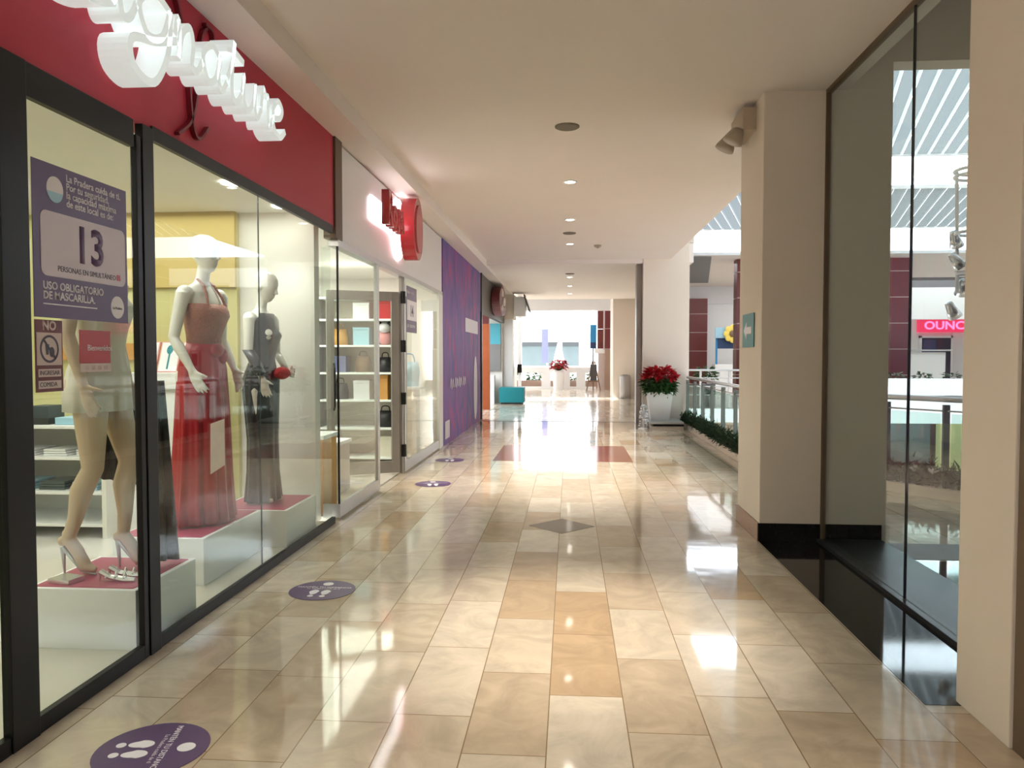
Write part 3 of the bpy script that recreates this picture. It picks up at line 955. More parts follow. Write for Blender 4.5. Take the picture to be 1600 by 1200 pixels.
#==================================================================== FLOOR STICKERS
def floor_sticker(cx, cy, rz, label):
    t = thing('floor_sticker', label, 'sticker', (cx, cy, 0.0), 'round purple distancing stickers on the floor', rz)
    mt = Matrix.Translation((cx, cy, 0)) @ Matrix.Rotation(rz, 4, 'Z')
    g = lambda a, b, d: mt @ Vector((a, b, 0.001 + d))
    MB().plate(circ(0, 0, 0.222, 44), 0, 0.002, g).obj('disc', 'purple', t)
    q = MB()
    for s_ in (-1, 1):
        pt = [(s_ * 0.040 + 0.030 * math.cos(a) * (1.1 if math.sin(a) > 0 else 0.85), -0.055 + 0.052 * math.sin(a)) for a in [2 * PI * i / 18 for i in range(18)]]
        q.plate(pt, 0.002, 0.003, g)
        q.plate([(s_ * 0.040 + 0.020 * math.cos(a), -0.135 + 0.020 * math.sin(a)) for a in [2 * PI * i / 14 for i in range(14)]], 0.002, 0.003, g)
    q.obj('footprint', 'wprint', t)
    text('MANTÉN TU DISTANCIA', 0.034, g, 0, 0.045, 0.002, 'wprint', t, align='CENTER', depth=0.001)
    text('La Pradera cuida de ti', 0.026, g, 0, 0.018, 0.002, 'lilac', t, align='CENTER', depth=0.001)
    MB().plate(circ(0.0, 0.135, 0.036, 20), 0.002, 0.003, g).obj('round_logo', 'wprint', t)
    return t


floor_sticker(-1.69, 2.95, R(-80), 'nearest purple round floor sticker with white footprints, at the bottom left')
floor_sticker(-1.68, 5.08, R(0), 'second purple round floor sticker, beside the boutique window')
floor_sticker(-1.70, 9.45, R(10), 'third dark round floor sticker, in front of the gift shop door')
floor_sticker(-1.83, 11.65, R(5), 'farthest dark round floor sticker, near the purple hoarding')

#==================================================================== MANNEQUINS
def finger(mb, p, d, n, L, r, curl):
    """tapered finger from p along d, bending towards n"""
    pts = [p]
    a = 0.0
    q = Vector(p)
    for k, f in enumerate((0.45, 0.32, 0.23)):
        a += curl
        q = q + (d * math.cos(a) + n * math.sin(a)) * L * f
        pts.append(q.copy())
    mb.tube(pts, [r, r * 0.95, r * 0.85, r * 0.6], 8)


def hand(mb, w, d, n, t, s=1.0, curl=0.18):
    """w wrist, d hand direction, n palm normal, t thumb side"""
    d, n, t = Vector(d).normalized(), Vector(n).normalized(), Vector(t).normalized()
    w = Vector(w)
    rr = []
    for f, wd, th in ((-0.01, 0.022, 0.018), (0.025, 0.034, 0.016), (0.06, 0.040, 0.014), (0.088, 0.038, 0.011)):
        c = w + d * f * s
        rr.append([c + t * wd * s * math.cos(2 * PI * k / 12) + n * th * s * math.sin(2 * PI * k / 12) for k in range(12)])
    mb.rings(rr)
    for off, L in ((0.029, 0.072), (0.010, 0.082), (-0.010, 0.076), (-0.029, 0.060)):
        finger(mb, w + d * 0.082 * s + t * off * s, (d + t * off * 2.5).normalized(), n, L * s, 0.0088 * s, curl)
    finger(mb, w + d * 0.03 * s + t * 0.028 * s, (d * 0.75 + t * 0.65).normalized(), n, 0.062 * s, 0.0105 * s, curl * 0.8)


def mannequin_body(name, m, parent, mtx, legs, arms, head_tilt=0.0, head_turn=0.0, voxel=0.0065, feet=True):
    b = MB()
    b.loft([(0.84, 0, 0, 0.07, 0.13), (0.90, -0.008, 0, 0.105, 0.165), (0.96, -0.012, 0, 0.112, 0.168), (1.04, -0.002, 0, 0.09, 0.138), (1.12, 0.004, 0, 0.074, 0.112), (1.20, 0.006, 0, 0.082, 0.122),
            (1.29, 0.006, 0, 0.096, 0.140), (1.38, 0.0, 0, 0.092, 0.152), (1.445, -0.008, 0, 0.072, 0.160), (1.485, -0.010, 0, 0.05, 0.10), (1.51, -0.006, 0, 0.043, 0.050), (1.55, 0.004, 0, 0.040, 0.041), (1.62, 0.016, 0, 0.040, 0.040)], 28)
    for s_ in (-1, 1):
        b.ball((0.078, s_ * 0.066, 1.305), (0.052, 0.058, 0.056))
        b.ball((-0.05, s_ * 0.07, 0.92), (0.085, 0.085, 0.09))
        b.ball((-0.005, s_ * 0.158, 1.435), (0.050, 0.05, 0.046))
    hd = MB()
    hd.loft([(1.575, 0.050, 0, 0.018, 0.018), (1.59, 0.048, 0, 0.040, 0.034), (1.62, 0.036, 0, 0.062, 0.050), (1.66, 0.022, 0, 0.084, 0.064), (1.70, 0.012, 0, 0.096, 0.071), (1.735, 0.006, 0, 0.098, 0.072),
             (1.765, 0.002, 0, 0.088, 0.064), (1.79, 0.0, 0, 0.066, 0.048), (1.803, 0.0, 0, 0.034, 0.026), (1.806, 0, 0, 0.012, 0.01)], 28)
    hd.tube([(0.098, 0, 1.705), (0.112, 0, 1.682), (0.122, 0, 1.664), (0.100, 0, 1.655)], [0.008, 0.010, 0.012, 0.008])
    hd.ball((0.094, 0, 1.632), (0.014, 0.022, 0.007))
    hd.ball((0.092, 0, 1.621), (0.013, 0.019, 0.006))
    for s_ in (-1, 1):
        hd.ball((0.082, s_ * 0.030, 1.705), (0.014, 0.020, 0.007))
        hd.ball((0.084, s_ * 0.028, 1.688), (0.010, 0.015, 0.008))
        hd.ball((0.008, s_ * 0.070, 1.68), (0.016, 0.008, 0.028))
    pv = Vector((0.01, 0, 1.60))
    hd.xf(Matrix.Translation(pv) @ Matrix.Rotation(head_turn, 4, 'Z') @ Matrix.Rotation(head_tilt, 4, 'Y') @ Matrix.Translation(-pv))
    me = bpy.data.meshes.new('t'); hd.bm.to_mesh(me); b.bm.from_mesh(me); bpy.data.meshes.remove(me); hd.bm.free()
    for lp in legs:  # hip, knee, ankle, ball, toe
        h_, k_, a_, ba, to = [Vector(p) for p in lp]
        mid = h_.lerp(k_, 0.5)
        calf = k_.lerp(a_, 0.32) + Vector((-0.018, 0, 0))
        b.tube([h_ + Vector((0, 0, 0.05)), h_, mid, k_, calf, k_.lerp(a_, 0.7), a_], [0.075, 0.088, 0.07, 0.050, 0.053, 0.036, 0.029], 16)
        b.tube([a_ + Vector((0, 0, 0.04)), a_, a_.lerp(ba, 0.5) + Vector((0, 0, 0.012)), ba, to], [0.028, 0.031, 0.030, 0.030, 0.014], 12)
        b.ball(a_ + Vector((-0.030, 0, -0.012)), (0.024, 0.022, 0.026))
    for ap in arms:
        sh, el, wr, hdir, nrm, th, curl = ap
        sh, el, wr = Vector(sh), Vector(el), Vector(wr)
        b.tube([sh, sh.lerp(el, 0.4), el, el.lerp(wr, 0.3), wr, wr + Vector(hdir).normalized() * 0.015], [0.044, 0.040, 0.033, 0.034, 0.022, 0.021], 14)
        hand(b, wr, hdir, nrm, th, 1.0, curl)
    bmesh.ops.recalc_face_normals(b.bm, faces=b.bm.faces)
    me = bpy.data.meshes.new('raw')
    b.bm.to_mesh(me)
    b.bm.free()
    tmp = bpy.data.objects.new('tmp', me)
    COL.objects.link(tmp)
    md = tmp.modifiers.new('r', 'REMESH')
    md.mode = 'VOXEL'
    md.voxel_size = voxel
    sm = tmp.modifiers.new('s', 'SMOOTH')
    sm.factor = 0.5
    sm.iterations = 3
    dg = bpy.context.evaluated_depsgraph_get()
    dg.update()
    me2 = bpy.data.meshes.new_from_object(tmp.evaluated_get(dg))
    bpy.data.objects.remove(tmp)
    q = MB()
    q.bm.free()
    q.bm = bmesh.new()
    q.bm.from_mesh(me2)
    q.xf(mtx)
    return q.obj(name, m, parent, smooth=True)


def pleated(secs, n=96, folds=11, seed=0, cap=False, thick=0.006):
    """secs: (z, cx, cy, rx, ry, amp)"""
    b = MB()
    rnd = random.Random(seed)
    ph = [rnd.uniform(0, 6.28) for _ in range(4)]
    def ring(s_, off):
        z, cx, cy, rx, ry, amp = s_
        out = []
        for i in range(n):
            t = 2 * PI * i / n
            k = 1 + amp * (0.6 * math.sin(folds * t + ph[0]) + 0.3 * math.sin((folds * 2 - 3) * t + ph[1]) + 0.35 * math.sin(5 * t + ph[2]))
            out.append((cx + (rx * k - off) * math.cos(t), cy + (ry * k - off) * math.sin(t), z))
        return out
    rr = [ring(s_, 0) for s_ in secs] + [ring(s_, thick) for s_ in reversed(secs)]
    rr.append(rr[0])
    vs = [[b.bm.verts.new(p) for p in r_] for r_ in rr[:-1]]
    vs.append(vs[0])
    for a, c in zip(vs, vs[1:]):
        for i in range(n):
            j = (i + 1) % n
            b.bm.faces.new((a[i], a[j], c[j], c[i]))
    return b


def pedestal(x0, x1, y0, y1, z1, label):
    t = thing('pedestal', label, 'pedestal', ((x0 + x1) / 2, (y0 + y1) / 2, 0.02), 'mannequin pedestals in the boutique window')
    MB().box(x0, x1, y0, y1, 0.02, z1 - 0.004, 0.004).obj('plinth', 'bwhite', t)
    MB().box(x0 + 0.03, x1 - 0.03, y0 + 0.03, y1 - 0.03, z1 - 0.006, z1).obj('top_inset', 'pedtop', t)


pedestal(-2.93, -2.31, 3.90, 4.56, 0.35, 'white pedestal with magenta top behind the boutique door, under the stepping nude legs')
pedestal(-3.15, -2.50, 5.05, 6.05, 0.35, 'white pedestal with magenta top under the red gown')
pedestal(-2.95, -2.32, 6.12, 6.85, 0.33, 'white pedestal under the dark gown at the end of the window')

# --- red gown mannequin
s1 = 1.19
mx = Matrix.Translation((-2.73, 5.56, 0.35)) @ Matrix.Rotation(R(-12), 4, 'Z') @ Matrix.Scale(s1, 4)
t = thing('mannequin', 'glossy white bald mannequin in a long red satin gown with beaded bodice', 'mannequin', (-2.80, 5.58, 0.35))
legs = [((0, s_ * 0.085, 0.88), (0.02, s_ * 0.075, 0.52), (-0.015, s_ * 0.07, 0.15), (0.07, s_ * 0.07, 0.035), (0.12, s_ * 0.07, 0.022)) for s_ in (-1, 1)]
arms = [((0.0, -0.178, 1.435), (-0.035, -0.225, 1.16), (0.10, -0.235, 0.965), (0.45, 0.05, -0.9), (0.1, 1, 0.1), (0.9, 0, 0.35), 0.16),
        ((0.0, 0.178, 1.435), (-0.03, 0.215, 1.16), (0.08, 0.20, 0.96), (0.4, -0.1, -0.9), (0.1, -1, 0.1), (0.7, 0, 0.7), 0.2)]
mannequin_body('body', 'mann', t, mx, legs, arms, 0.08, 0.0)
bd = pleated([(1.10, 0.004, 0, 0.084, 0.122, 0), (1.18, 0.008, 0, 0.090, 0.130, 0), (1.25, 0.016, 0, 0.110, 0.146, 0), (1.30, 0.028, 0, 0.125, 0.155, 0), (1.335, 0.026, 0, 0.118, 0.157, 0), (1.37, 0.014, 0, 0.103, 0.158, 0)], folds=3).xf(mx)
bd.obj('beaded_bodice', 'bead', t, smooth=True)
st = MB()
for s_ in (-1, 1):
    st.tube([(0.105, s_ * 0.085, 1.36), (0.085, s_ * 0.07, 1.42), (0.045, s_ * 0.05, 1.49), (0.0, s_ * 0.045, 1.525), (-0.035, s_ * 0.02, 1.53)], 0.008)
st.xf(mx).obj('halter_strap', 'bead', t)
sk = pleated([(1.13, 0.004, 0, 0.086, 0.124, 0), (1.08, 0.0, 0, 0.096, 0.140, 0.01), (0.98, -0.01, 0, 0.122, 0.174, 0.02), (0.80, -0.014, 0, 0.134, 0.182, 0.05), (0.55, -0.018, 0, 0.146, 0.188, 0.08), (0.30, -0.025, 0, 0.160, 0.195, 0.10), (0.12, -0.03, 0, 0.172, 0.205, 0.12), (0.012, -0.03, 0, 0.182, 0.212, 0.13)], n=160, folds=13, seed=3).xf(mx)
sk.obj('satin_skirt', 'satin', t, smooth=True)
bw = MB().ball((0.10, 0.0, 1.085), (0.03, 0.06, 0.045)).ball((0.105, 0.05, 1.05), (0.022, 0.04, 0.05)).xf(mx)
bw.obj('waist_bow', 'satin', t, smooth=True)

# --- dark gown mannequin
mx = Matrix.Translation((-2.66, 6.48, 0.33)) @ Matrix.Rotation(R(-8), 4, 'Z') @ Matrix.Scale(1.11, 4)
t = thing('mannequin', 'white bald mannequin looking down in a dark one shoulder column gown', 'mannequin', (-2.66, 6.48, 0.33))
arms = [((0.0, -0.178, 1.435), (0.015, -0.215, 1.17), (0.13, -0.225, 0.98), (0.25, 0.02, -0.97), (0.1, 1, 0.1), (0.9, 0, 0.3), 0.14),
        ((0.0, 0.178, 1.435), (0.0, 0.225, 1.17), (0.15, 0.15, 1.01), (0.7, -0.6, 0.0), (0.1, -1, 0.1), (0.2, 0, 1), 0.35)]
mannequin_body('body', 'mann', t, mx, legs, arms, 0.32, 0.0)
gw = pleated([(1.475, -0.010, 0.03, 0.072, 0.132, 0), (1.43, -0.004, 0.005, 0.088, 0.160, 0), (1.36, 0.006, 0, 0.108, 0.160, 0), (1.30, 0.024, 0, 0.122, 0.156, 0), (1.24, 0.014, 0, 0.106, 0.144, 0), (1.12, 0.004, 0, 0.084, 0.122, 0.0), (1.04, -0.004, 0, 0.102, 0.150, 0.01),
              (0.95, -0.012, 0, 0.126, 0.180, 0.02), (0.80, -0.008, 0, 0.120, 0.168, 0.03), (0.50, 0.0, 0, 0.104, 0.145, 0.05), (0.25, 0.0, 0, 0.106, 0.150, 0.07), (0.02, 0.0, 0, 0.124, 0.175, 0.09)], n=120, folds=9, seed=5).xf(mx)
gw.obj('column_gown', 'blacksatin', t, smooth=True)
cf = pleated([(1.19, 0.012, -0.215, 0.044, 0.044, 0.02), (1.12, 0.06, -0.22, 0.045, 0.045, 0.04), (1.03, 0.105, -0.222, 0.042, 0.042, 0.05), (0.995, 0.125, -0.224, 0.05, 0.05, 0.08)], n=40, folds=5).xf(mx)
cf.obj('cuff', 'blacksatin', t, smooth=True)
MB().ball((0.16, 0.02, 1.01), (0.045, 0.10, 0.05)).xf(mx).obj('red_clutch', 'satin', t, smooth=True)['label'] = 'small red satin clutch'

# --- stepping nude mannequin behind the door
mx = Matrix.Translation((-2.70, 4.24, 0.35)) @ Matrix.Scale(1.17, 4)
t = thing('mannequin', 'nude toned mannequin stepping in heels, head hidden behind the purple poster', 'mannequin', (-2.70, 4.24, 0.35))
legs2 = [((0.0, -0.085, 0.90), (0.0, -0.075, 0.52), (-0.135, -0.07, 0.175), (-0.045, -0.07, 0.035), (0.005, -0.07, 0.024)),
         ((0.0, 0.085, 0.90), (0.09, 0.085, 0.54), (0.055, 0.08, 0.165), (0.14, 0.08, 0.035), (0.19, 0.08, 0.024))]
arms = [((0.0, -0.178, 1.435), (-0.02, -0.215, 1.17), (0.05, -0.21, 0.93), (0.3, 0.0, -0.95), (0.1, 1, 0.1), (0.6, 0, 0.7), 0.25),
        ((0.0, 0.178, 1.435), (-0.05, 0.22, 1.17), (0.02, 0.21, 0.93), (0.2, 0, -1), (0.1, -1, 0.1), (0.9, 0, 0.3), 0.2)]
mannequin_body('body', 'nude', t, mx, legs2, arms, 0.0, 0.0)
tp = pleated([(1.42, -0.004, 0, 0.085, 0.160, 0), (1.36, 0.006, 0, 0.108, 0.160, 0), (1.30, 0.024, 0, 0.135, 0.160, 0), (1.20, 0.012, 0, 0.108, 0.144, 0.01), (1.10, 0.004, 0, 0.094, 0.138, 0.02), (1.0, -0.004, 0, 0.118, 0.176, 0.03), (0.90, -0.010, 0, 0.128, 0.190, 0.05), (0.80, -0.005, 0, 0.128, 0.195, 0.07)], n=96, folds=8, seed=9).xf(mx)
tp.obj('cream_slip', 'creamcloth', t, smooth=True)
# heels
for hx, hy in ((-0.165, -0.07), (0.025, 0.08)):
    q = MB()
    q.tube([(hx, hy, 0.135), (hx + 0.008, hy, 0.0)], [0.014, 0.005])
    q.tube([(hx, hy, 0.135), (hx + 0.10, hy, 0.012), (hx + 0.17, hy, 0.006)], [0.012, 0.006, 0.006])
    q.xf(mx).obj('stiletto_heel', 'alu', t)
# lace overskirt hanging behind and to the right of the legs
def drape(name, top, bot, m, parent, folds=6, amp=0.03, nz=22, nu=40, bulge=0.0):
    b = MB()
    A, B_ = Vector(top[0]), Vector(top[1])
    C_, D = Vector(bot[0]), Vector(bot[1])
    nrm = (B_ - A).cross(C_ - A)
    nrm.normalize()
    rows = []
    for sgn in (0, 1):
        for j in range(nz + 1):
            f = j / nz
            if sgn: f = 1 - f
            row = []
            for i in range(nu + 1):
                u = i / nu
                p = (A.lerp(B_, u)).lerp(C_.lerp(D, u), f)
                p = p + nrm * (amp * (0.3 + f) * math.sin(folds * 2 * PI * u + f) + bulge * math.sin(PI * f) + sgn * 0.004)
                row.append(p)
            rows.append(row)
    vs = [[b.bm.verts.new(p) for p in r_] for r_ in rows]
    for a, c in zip(vs, vs[1:] + [vs[0]]):
        for i in range(nu):
            b.bm.faces.new((a[i], a[i + 1], c[i + 1], c[i]))
    n_ = nz + 1
    for j in range(nz):  # side edges
        for i in (0, nu):
            b.bm.faces.new((vs[j][i], vs[j + 1][i], vs[2 * n_ - 2 - j][i], vs[2 * n_ - 1 - j][i]))
    return b.obj(name, m, parent, smooth=True)
drape('lace_overskirt', ((-2.86, 4.42, 1.36), (-2.58, 4.50, 1.40)), ((-2.86, 4.44, 0.86), (-2.60, 4.50, 0.80)), 'lace', t, 4, 0.015)
drape('lace_train', ((-2.53, 4.44, 1.45), (-2.47, 4.52, 1.45)), ((-2.52, 4.34, 0.37), (-2.35, 4.46, 0.37)), 'lace', t, 3, 0.018, bulge=0.0)

t = thing('silver_sandals', 'silver strappy sandals on the nearest pedestal top', 'shoes', (-2.52, 4.10, 0.35))
for dy in (0, 0.09):
    q = MB()
    q.tube([(-2.60, 4.05 + dy, 0.40), (-2.54, 4.05 + dy, 0.37), (-2.46, 4.05 + dy, 0.358), (-2.40, 4.05 + dy, 0.358)], [0.018, 0.016, 0.020, 0.014])
    q.tube([(-2.60, 4.05 + dy, 0.395), (-2.605, 4.05 + dy, 0.351)], [0.008, 0.004])
    for k in range(3):
        q.tube([(-2.56 + k * 0.05, 4.03 + dy, 0.37), (-2.56 + k * 0.05, 4.05 + dy, 0.40), (-2.56 + k * 0.05, 4.07 + dy, 0.37)], 0.004)
    q.obj('sandal', 'silver', t)
t = tag(MB().poly([(-2.86, 3.98), (-2.72, 3.95), (-2.70, 4.06), (-2.84, 4.10)], 0.351, 0.375).obj('silver_clutch', 'silver'), 'flat silver clutch bag on the pedestal left of the heels', 'bag')

# paper sheet on the boutique glass
t = tag(MB().plate([(4.63, 0.86), (4.83, 0.89), (4.83, 1.19), (4.64, 1.175)], 0, 0.003, FL(-2.241)).obj('paper_sheet', 'creamcloth'), 'blank white paper sheet taped to the boutique window in front of the red gown', 'paper')

# ------------------------------------------------------------------ boutique interior
t = thing('display_shelf', 'white open shelving with glass shelves at the back left of the boutique', 'shelf', (-4.55, 6.65, 0.02))
MB().box(-5.35, -3.98, 6.95, 7.04, 0.02, 1.0).obj('back_panel', 'white', t)
for x in (-5.35, -4.02):
    MB().box(x, x + 0.04, 6.3, 6.95, 0.02, 1.0).obj('side_panel', 'white', t)
for z in (0.12, 0.40, 0.70, 0.97):
    MB().box(-5.31, -4.02, 6.3, 6.95, z, z + 0.025, 0.003).obj('shelf', 'bwhite', t)
rnd = random.Random(4)
names = ('blue patterned box on the top of the white boutique shelf', 'dark patterned box on the top of the white boutique shelf', 'pale blue folded garment on the lowest boutique shelf', 'white folded garment on the middle boutique shelf')
for k in range(5):
    x = -5.25 + k * 0.25
    o = tag(MB().box(x, x + 0.19, 6.4, 6.62, 0.996, 1.06 + 0.05 * (k % 3), 0.006).obj('patterned_box', ('lavender', 'wprint', 'windark', 'sky', 'windark')[k]), ('lavender box at the left end of the shelf top', 'tall white box on the shelf top', 'tallest dark box in the middle of the shelf top', 'light blue box on the shelf top', 'dark box at the right end of the shelf top')[k], 'box', 'boxes on the white boutique shelf')
for k in range(4):
    x = -5.25 + k * 0.3
    q = MB()
    for j in range(3):
        q.box(x + 0.005 * j, x + 0.24, 6.38, 6.7, 0.426 + j * 0.025, 0.449 + j * 0.025, 0.01)
    tag(q.obj('folded_garment', 'sky' if k % 2 else 'winglass'), ('leftmost', 'second from left', 'third from left', 'rightmost')[k] + (' light blue' if k % 2 else ' grey green') + ' garment pile on the low boutique shelf', 'clothes', 'folded garments on the low shelf')
for k in range(4):
    x = -5.2 + k * 0.3
    q = MB()
    for j in range(3):
        q.box(x, x + 0.22 - 0.01 * j, 6.38, 6.7, 0.726 + j * 0.02, 0.744 + j * 0.02, 0.008)
    tag(q.obj('folded_garment', 'bwhite'), ('leftmost', 'second from left', 'third from left', 'rightmost')[k] + ' white garment pile on the middle boutique shelf', 'clothes', 'folded garments on the middle shelf')
t = thing('display_cabinet', 'tall plain white cabinet behind the red gown', 'cabinet', (-3.75, 6.8, 0.02))
MB().box(-3.97, -3.30, 6.55, 7.05, 0.02, 1.45, 0.005).obj('cabinet_body', 'bwhite', t)
MB().box(-3.98, -3.29, 6.54, 7.055, 1.28, 1.31).obj('cabinet_rail', 'alu', t)  # aluminium strip round the cabinet body
for k in range(3):
    x = -3.95 + k * 0.205
    t = thing('framed_card', ('left white card with pink border leaning on the cabinet', 'middle white card with a teal feather on the cabinet', 'right white card with pink border leaning on the cabinet')[k], 'card', (x + 0.1, 6.75, 1.45))
    mt = Matrix.Translation((x, 6.72, 1.452)) @ Matrix.Rotation(R(-22), 4, 'X')
    MB().box(0, 0.19, 0, 0.015, 0, 0.30).xf(mt).obj('card_back', 'pinkish', t)
    MB().box(0.01, 0.18, -0.003, 0.0, 0.01, 0.29).xf(mt).obj('card_face', 'wprint', t)
    if k == 1:
        MB().box(0.085, 0.10, -0.006, -0.003, 0.03, 0.20).ball((0.09, -0.004, 0.22), (0.03, 0.002, 0.045)).xf(mt).obj('feather', 'teal', t)
for x, y, lb in ((-2.64, 5.9, 'round ceiling lamp in the boutique above the red gown'), (-2.60, 6.85, 'round ceiling lamp in the boutique by the end wall')):
    t = tag(MB().lathe([(0.09, 0), (0.09, -0.012), (0, -0.012)], (x, y, 2.96), 24).obj('shop_downlight', 'bulb'), lb, 'light')
    lamp('window_spot', 'SPOT', (x, y, 2.92), 13, (1, 0.96, 0.86), spot_size=R(80), spot_blend=0.7, shadow_soft_size=0.06)
t = tag(MB().lathe([(0.09, 0), (0.09, -0.012), (0, -0.012)], (-2.66, 4.2, 2.96), 24).obj('shop_downlight', 'bulb'), 'round ceiling lamp in the boutique above the stepping mannequin', 'light')
lamp('window_spot', 'SPOT', (-2.66, 4.2, 2.92), 11, (1, 0.96, 0.86), spot_size=R(80), spot_blend=0.7, shadow_soft_size=0.06)

# ------------------------------------------------------------------ gift shop interior
t = thing('gift_shelf', 'tall shelving seen through the open gift shop door', 'shelf', (-3.1, 11.2, 0.02))
for x in (-3.7, -2.50):
    MB().box(x, x + 0.04, 11.0, 11.5, 0.02, 2.5).obj('side_panel', 'greymetal', t)
MB().box(-3.66, -2.50, 11.46, 11.5, 0.02, 2.5).obj('back_panel', 'cream', t)
ZS = (0.12, 0.55, 0.96, 1.36, 1.76, 2.14, 2.46)
for z in ZS:
    MB().box(-3.66, -2.50, 11.0, 11.46, z - 0.03, z, 0.003).obj('shelf', 'bwhite', t)
def item(x, z, w_, h_, m, nm, lb, kind='box'):
    o = thing(nm, lb, kind, (x, 11.2, z))
    if nm == 'handbag':
        b = MB()
        b.loft([(z, x, 11.2, w_ / 2, 0.09), (z + h_ * 0.35, x, 11.2, w_ * 0.52, 0.09), (z + h_ * 0.75, x, 11.2, w_ * 0.42, 0.06), (z + h_ * 0.8, x, 11.2, w_ * 0.38, 0.02)], 16)
        b.obj('bag_body', m, o, smooth=True)
        MB().tube(smooth_pts([(x - w_ * 0.25, 11.2, z + h_ * 0.72), (x - w_ * 0.18, 11.2, z + h_), (x + w_ * 0.18, 11.2, z + h_), (x + w_ * 0.25, 11.2, z + h_ * 0.72)], 4), 0.008).obj('bag_handle', m, o)
    elif nm == 'plush_toy':
        MB().ball((x, 11.2, z + h_ * 0.35), (w_ * 0.45, 0.1, h_ * 0.36)).obj('plush_body', m, o, smooth=True)
        MB().ball((x, 11.15, z + h_ * 0.78), (w_ * 0.36, 0.1, h_ * 0.24)).obj('plush_head', 'wprint', o, smooth=True)
        for s_ in (-1, 1):
            MB().ball((x + s_ * w_ * 0.28, 11.15, z + h_ * 0.96), (0.035, 0.02, 0.04)).obj('ear', 'blackbag', o, smooth=True)
    else:
        MB().box(x - w_ / 2, x + w_ / 2, 11.08, 11.32, z, z + h_ * 0.85, 0.006).obj('box_body', m, o)
        MB().box(x - w_ / 2 - 0.004, x + w_ / 2 + 0.004, 11.076, 11.324, z + h_ * 0.85, z + h_, 0.006).obj('box_lid', m, o)
    return o
item(-2.72, 2.14, 0.22, 0.26, 'cardred', 'gift_box', 'red gift box on the top shelf seen through the open door')
item(-2.72, 1.76, 0.26, 0.32, 'pinkish', 'plush_toy', 'pink plush toy with pale face on the second shelf from the top', 'toy')
item(-2.72, 1.36, 0.20, 0.28, 'blackbag', 'handbag', 'black handbag on the third shelf from the top', 'bag')
item(-2.74, 0.96, 0.16, 0.36, 'kraft', 'gift_box', 'tall ochre box on the middle shelf behind the open door')
item(-2.72, 0.55, 0.26, 0.30, 'blackbag', 'handbag', 'wide black handbag on the second lowest shelf', 'bag')
item(-2.72, 0.12, 0.22, 0.3, 'creamcloth', 'gift_box', 'cream box on the lowest shelf behind the open door')
item(-3.05, 2.14, 0.24, 0.24, 'wprint', 'gift_box', 'white box on the top shelf, left of the red one')
item(-3.05, 1.76, 0.24, 0.26, 'sky', 'gift_box', 'light blue box left of the pink plush toy')
item(-3.05, 1.36, 0.24, 0.3, 'woods', 'handbag', 'brown handbag left of the black one on the third shelf', 'bag')
item(-3.05, 0.96, 0.24, 0.28, 'wprint', 'gift_box', 'white box left of the tall ochre box')
item(-3.4, 1.76, 0.24, 0.3, 'kraft', 'handbag', 'ochre handbag at the far left of the second shelf from the top', 'bag')
item(-3.4, 1.36, 0.24, 0.24, 'lavender', 'gift_box', 'lavender box at the far left of the third shelf from the top')
item(-3.4, 0.96, 0.24, 0.3, 'blackbag', 'handbag', 'black handbag at the far left of the middle shelf', 'bag')

def table(x0, x1, y0, y1, z1, body, label):
    t = thing('display_table', label, 'table', ((x0 + x1) / 2, (y0 + y1) / 2, 0.02))
    MB().box(x0 + 0.02, x1 - 0.02, y0 + 0.02, y1 - 0.02, 0.02, z1 - 0.04, 0.004).obj('table_body', body, t)
    MB().box(x0, x1, y0, y1, z1 - 0.04, z1, 0.004).obj('table_top', 'bwhite', t)
table(-2.85, -2.45, 7.5, 8.0, 0.80, 'kraft', 'ochre display plinth with white top at the gift shop corner')
table(-3.6, -2.6, 8.5, 9.0, 0.62, 'cream', 'low cream display table behind the gift shop window')
table(-4.6, -3.9, 9.6, 10.6, 1.0, 'winglass', 'tall grey green display counter deep in the gift shop')
t = thing('wall_shelf', 'grey framed wall shelving deep in the gift shop', 'shelf', (-4.6, 13.1, 0.02))
for k in range(5):
    MB().box(-5.6, -3.35, 12.9, 13.38, 0.4 + k * 0.42, 0.43 + k * 0.42).obj('shelf', 'bwhite', t)
for x in (-5.6, -4.5, -3.38):
    MB().box(x, x + 0.04, 12.9, 13.38, 0.02, 2.4).obj('upright', 'midgrey', t)
rnd = random.Random(11)
for k in range(5):
    for j in range(3):
        x = -4.3 + j * 0.32
        h_ = 0.16 + 0.05 * ((k + j) % 3)
        c = ('kraft', 'wprint', 'darkblue', 'paperpink', 'windark', 'sky')[(k * 2 + j) % 6]
        tag(MB().box(x, x + 0.22, 13.0, 13.25, 0.431 + k * 0.42, 0.431 + k * 0.42 + h_, 0.01).obj('gift_box', c), {'kraft': 'ochre', 'wprint': 'white', 'darkblue': 'navy', 'paperpink': 'pale pink', 'windark': 'dark', 'sky': 'light blue'}[c] + ' gift box, ' + ('left', 'middle', 'right')[j] + ' on the ' + ('bottom', 'second lowest', 'middle', 'second highest', 'top')[k] + ' shelf deep in the gift shop', 'box', 'boxes on the deep wall shelving')
t = thing('folded_partition', 'tall dark blue display panel behind the gift shop corner glass', 'panel', (-2.9, 8.1, 0.02))
MB().box(-3.05, -2.95, 8.05, 8.35, 0.02, 1.5).obj('board', 'darkblue', t)
MB().box(-3.10, -2.90, 8.0, 8.4, 0.02, 0.06).obj('foot', 'greymetal', t)
t = thing('blue_tote', 'light blue bag standing on a white stand behind the gift shop glass', 'bag', (-2.7, 12.4, 1.1))
MB().loft([(1.10, -2.62, 12.4, 0.16, 0.08), (1.35, -2.62, 12.4, 0.18, 0.08), (1.5, -2.62, 12.4, 0.15, 0.03)], 16).obj('bag_body', 'sky', t, smooth=True)
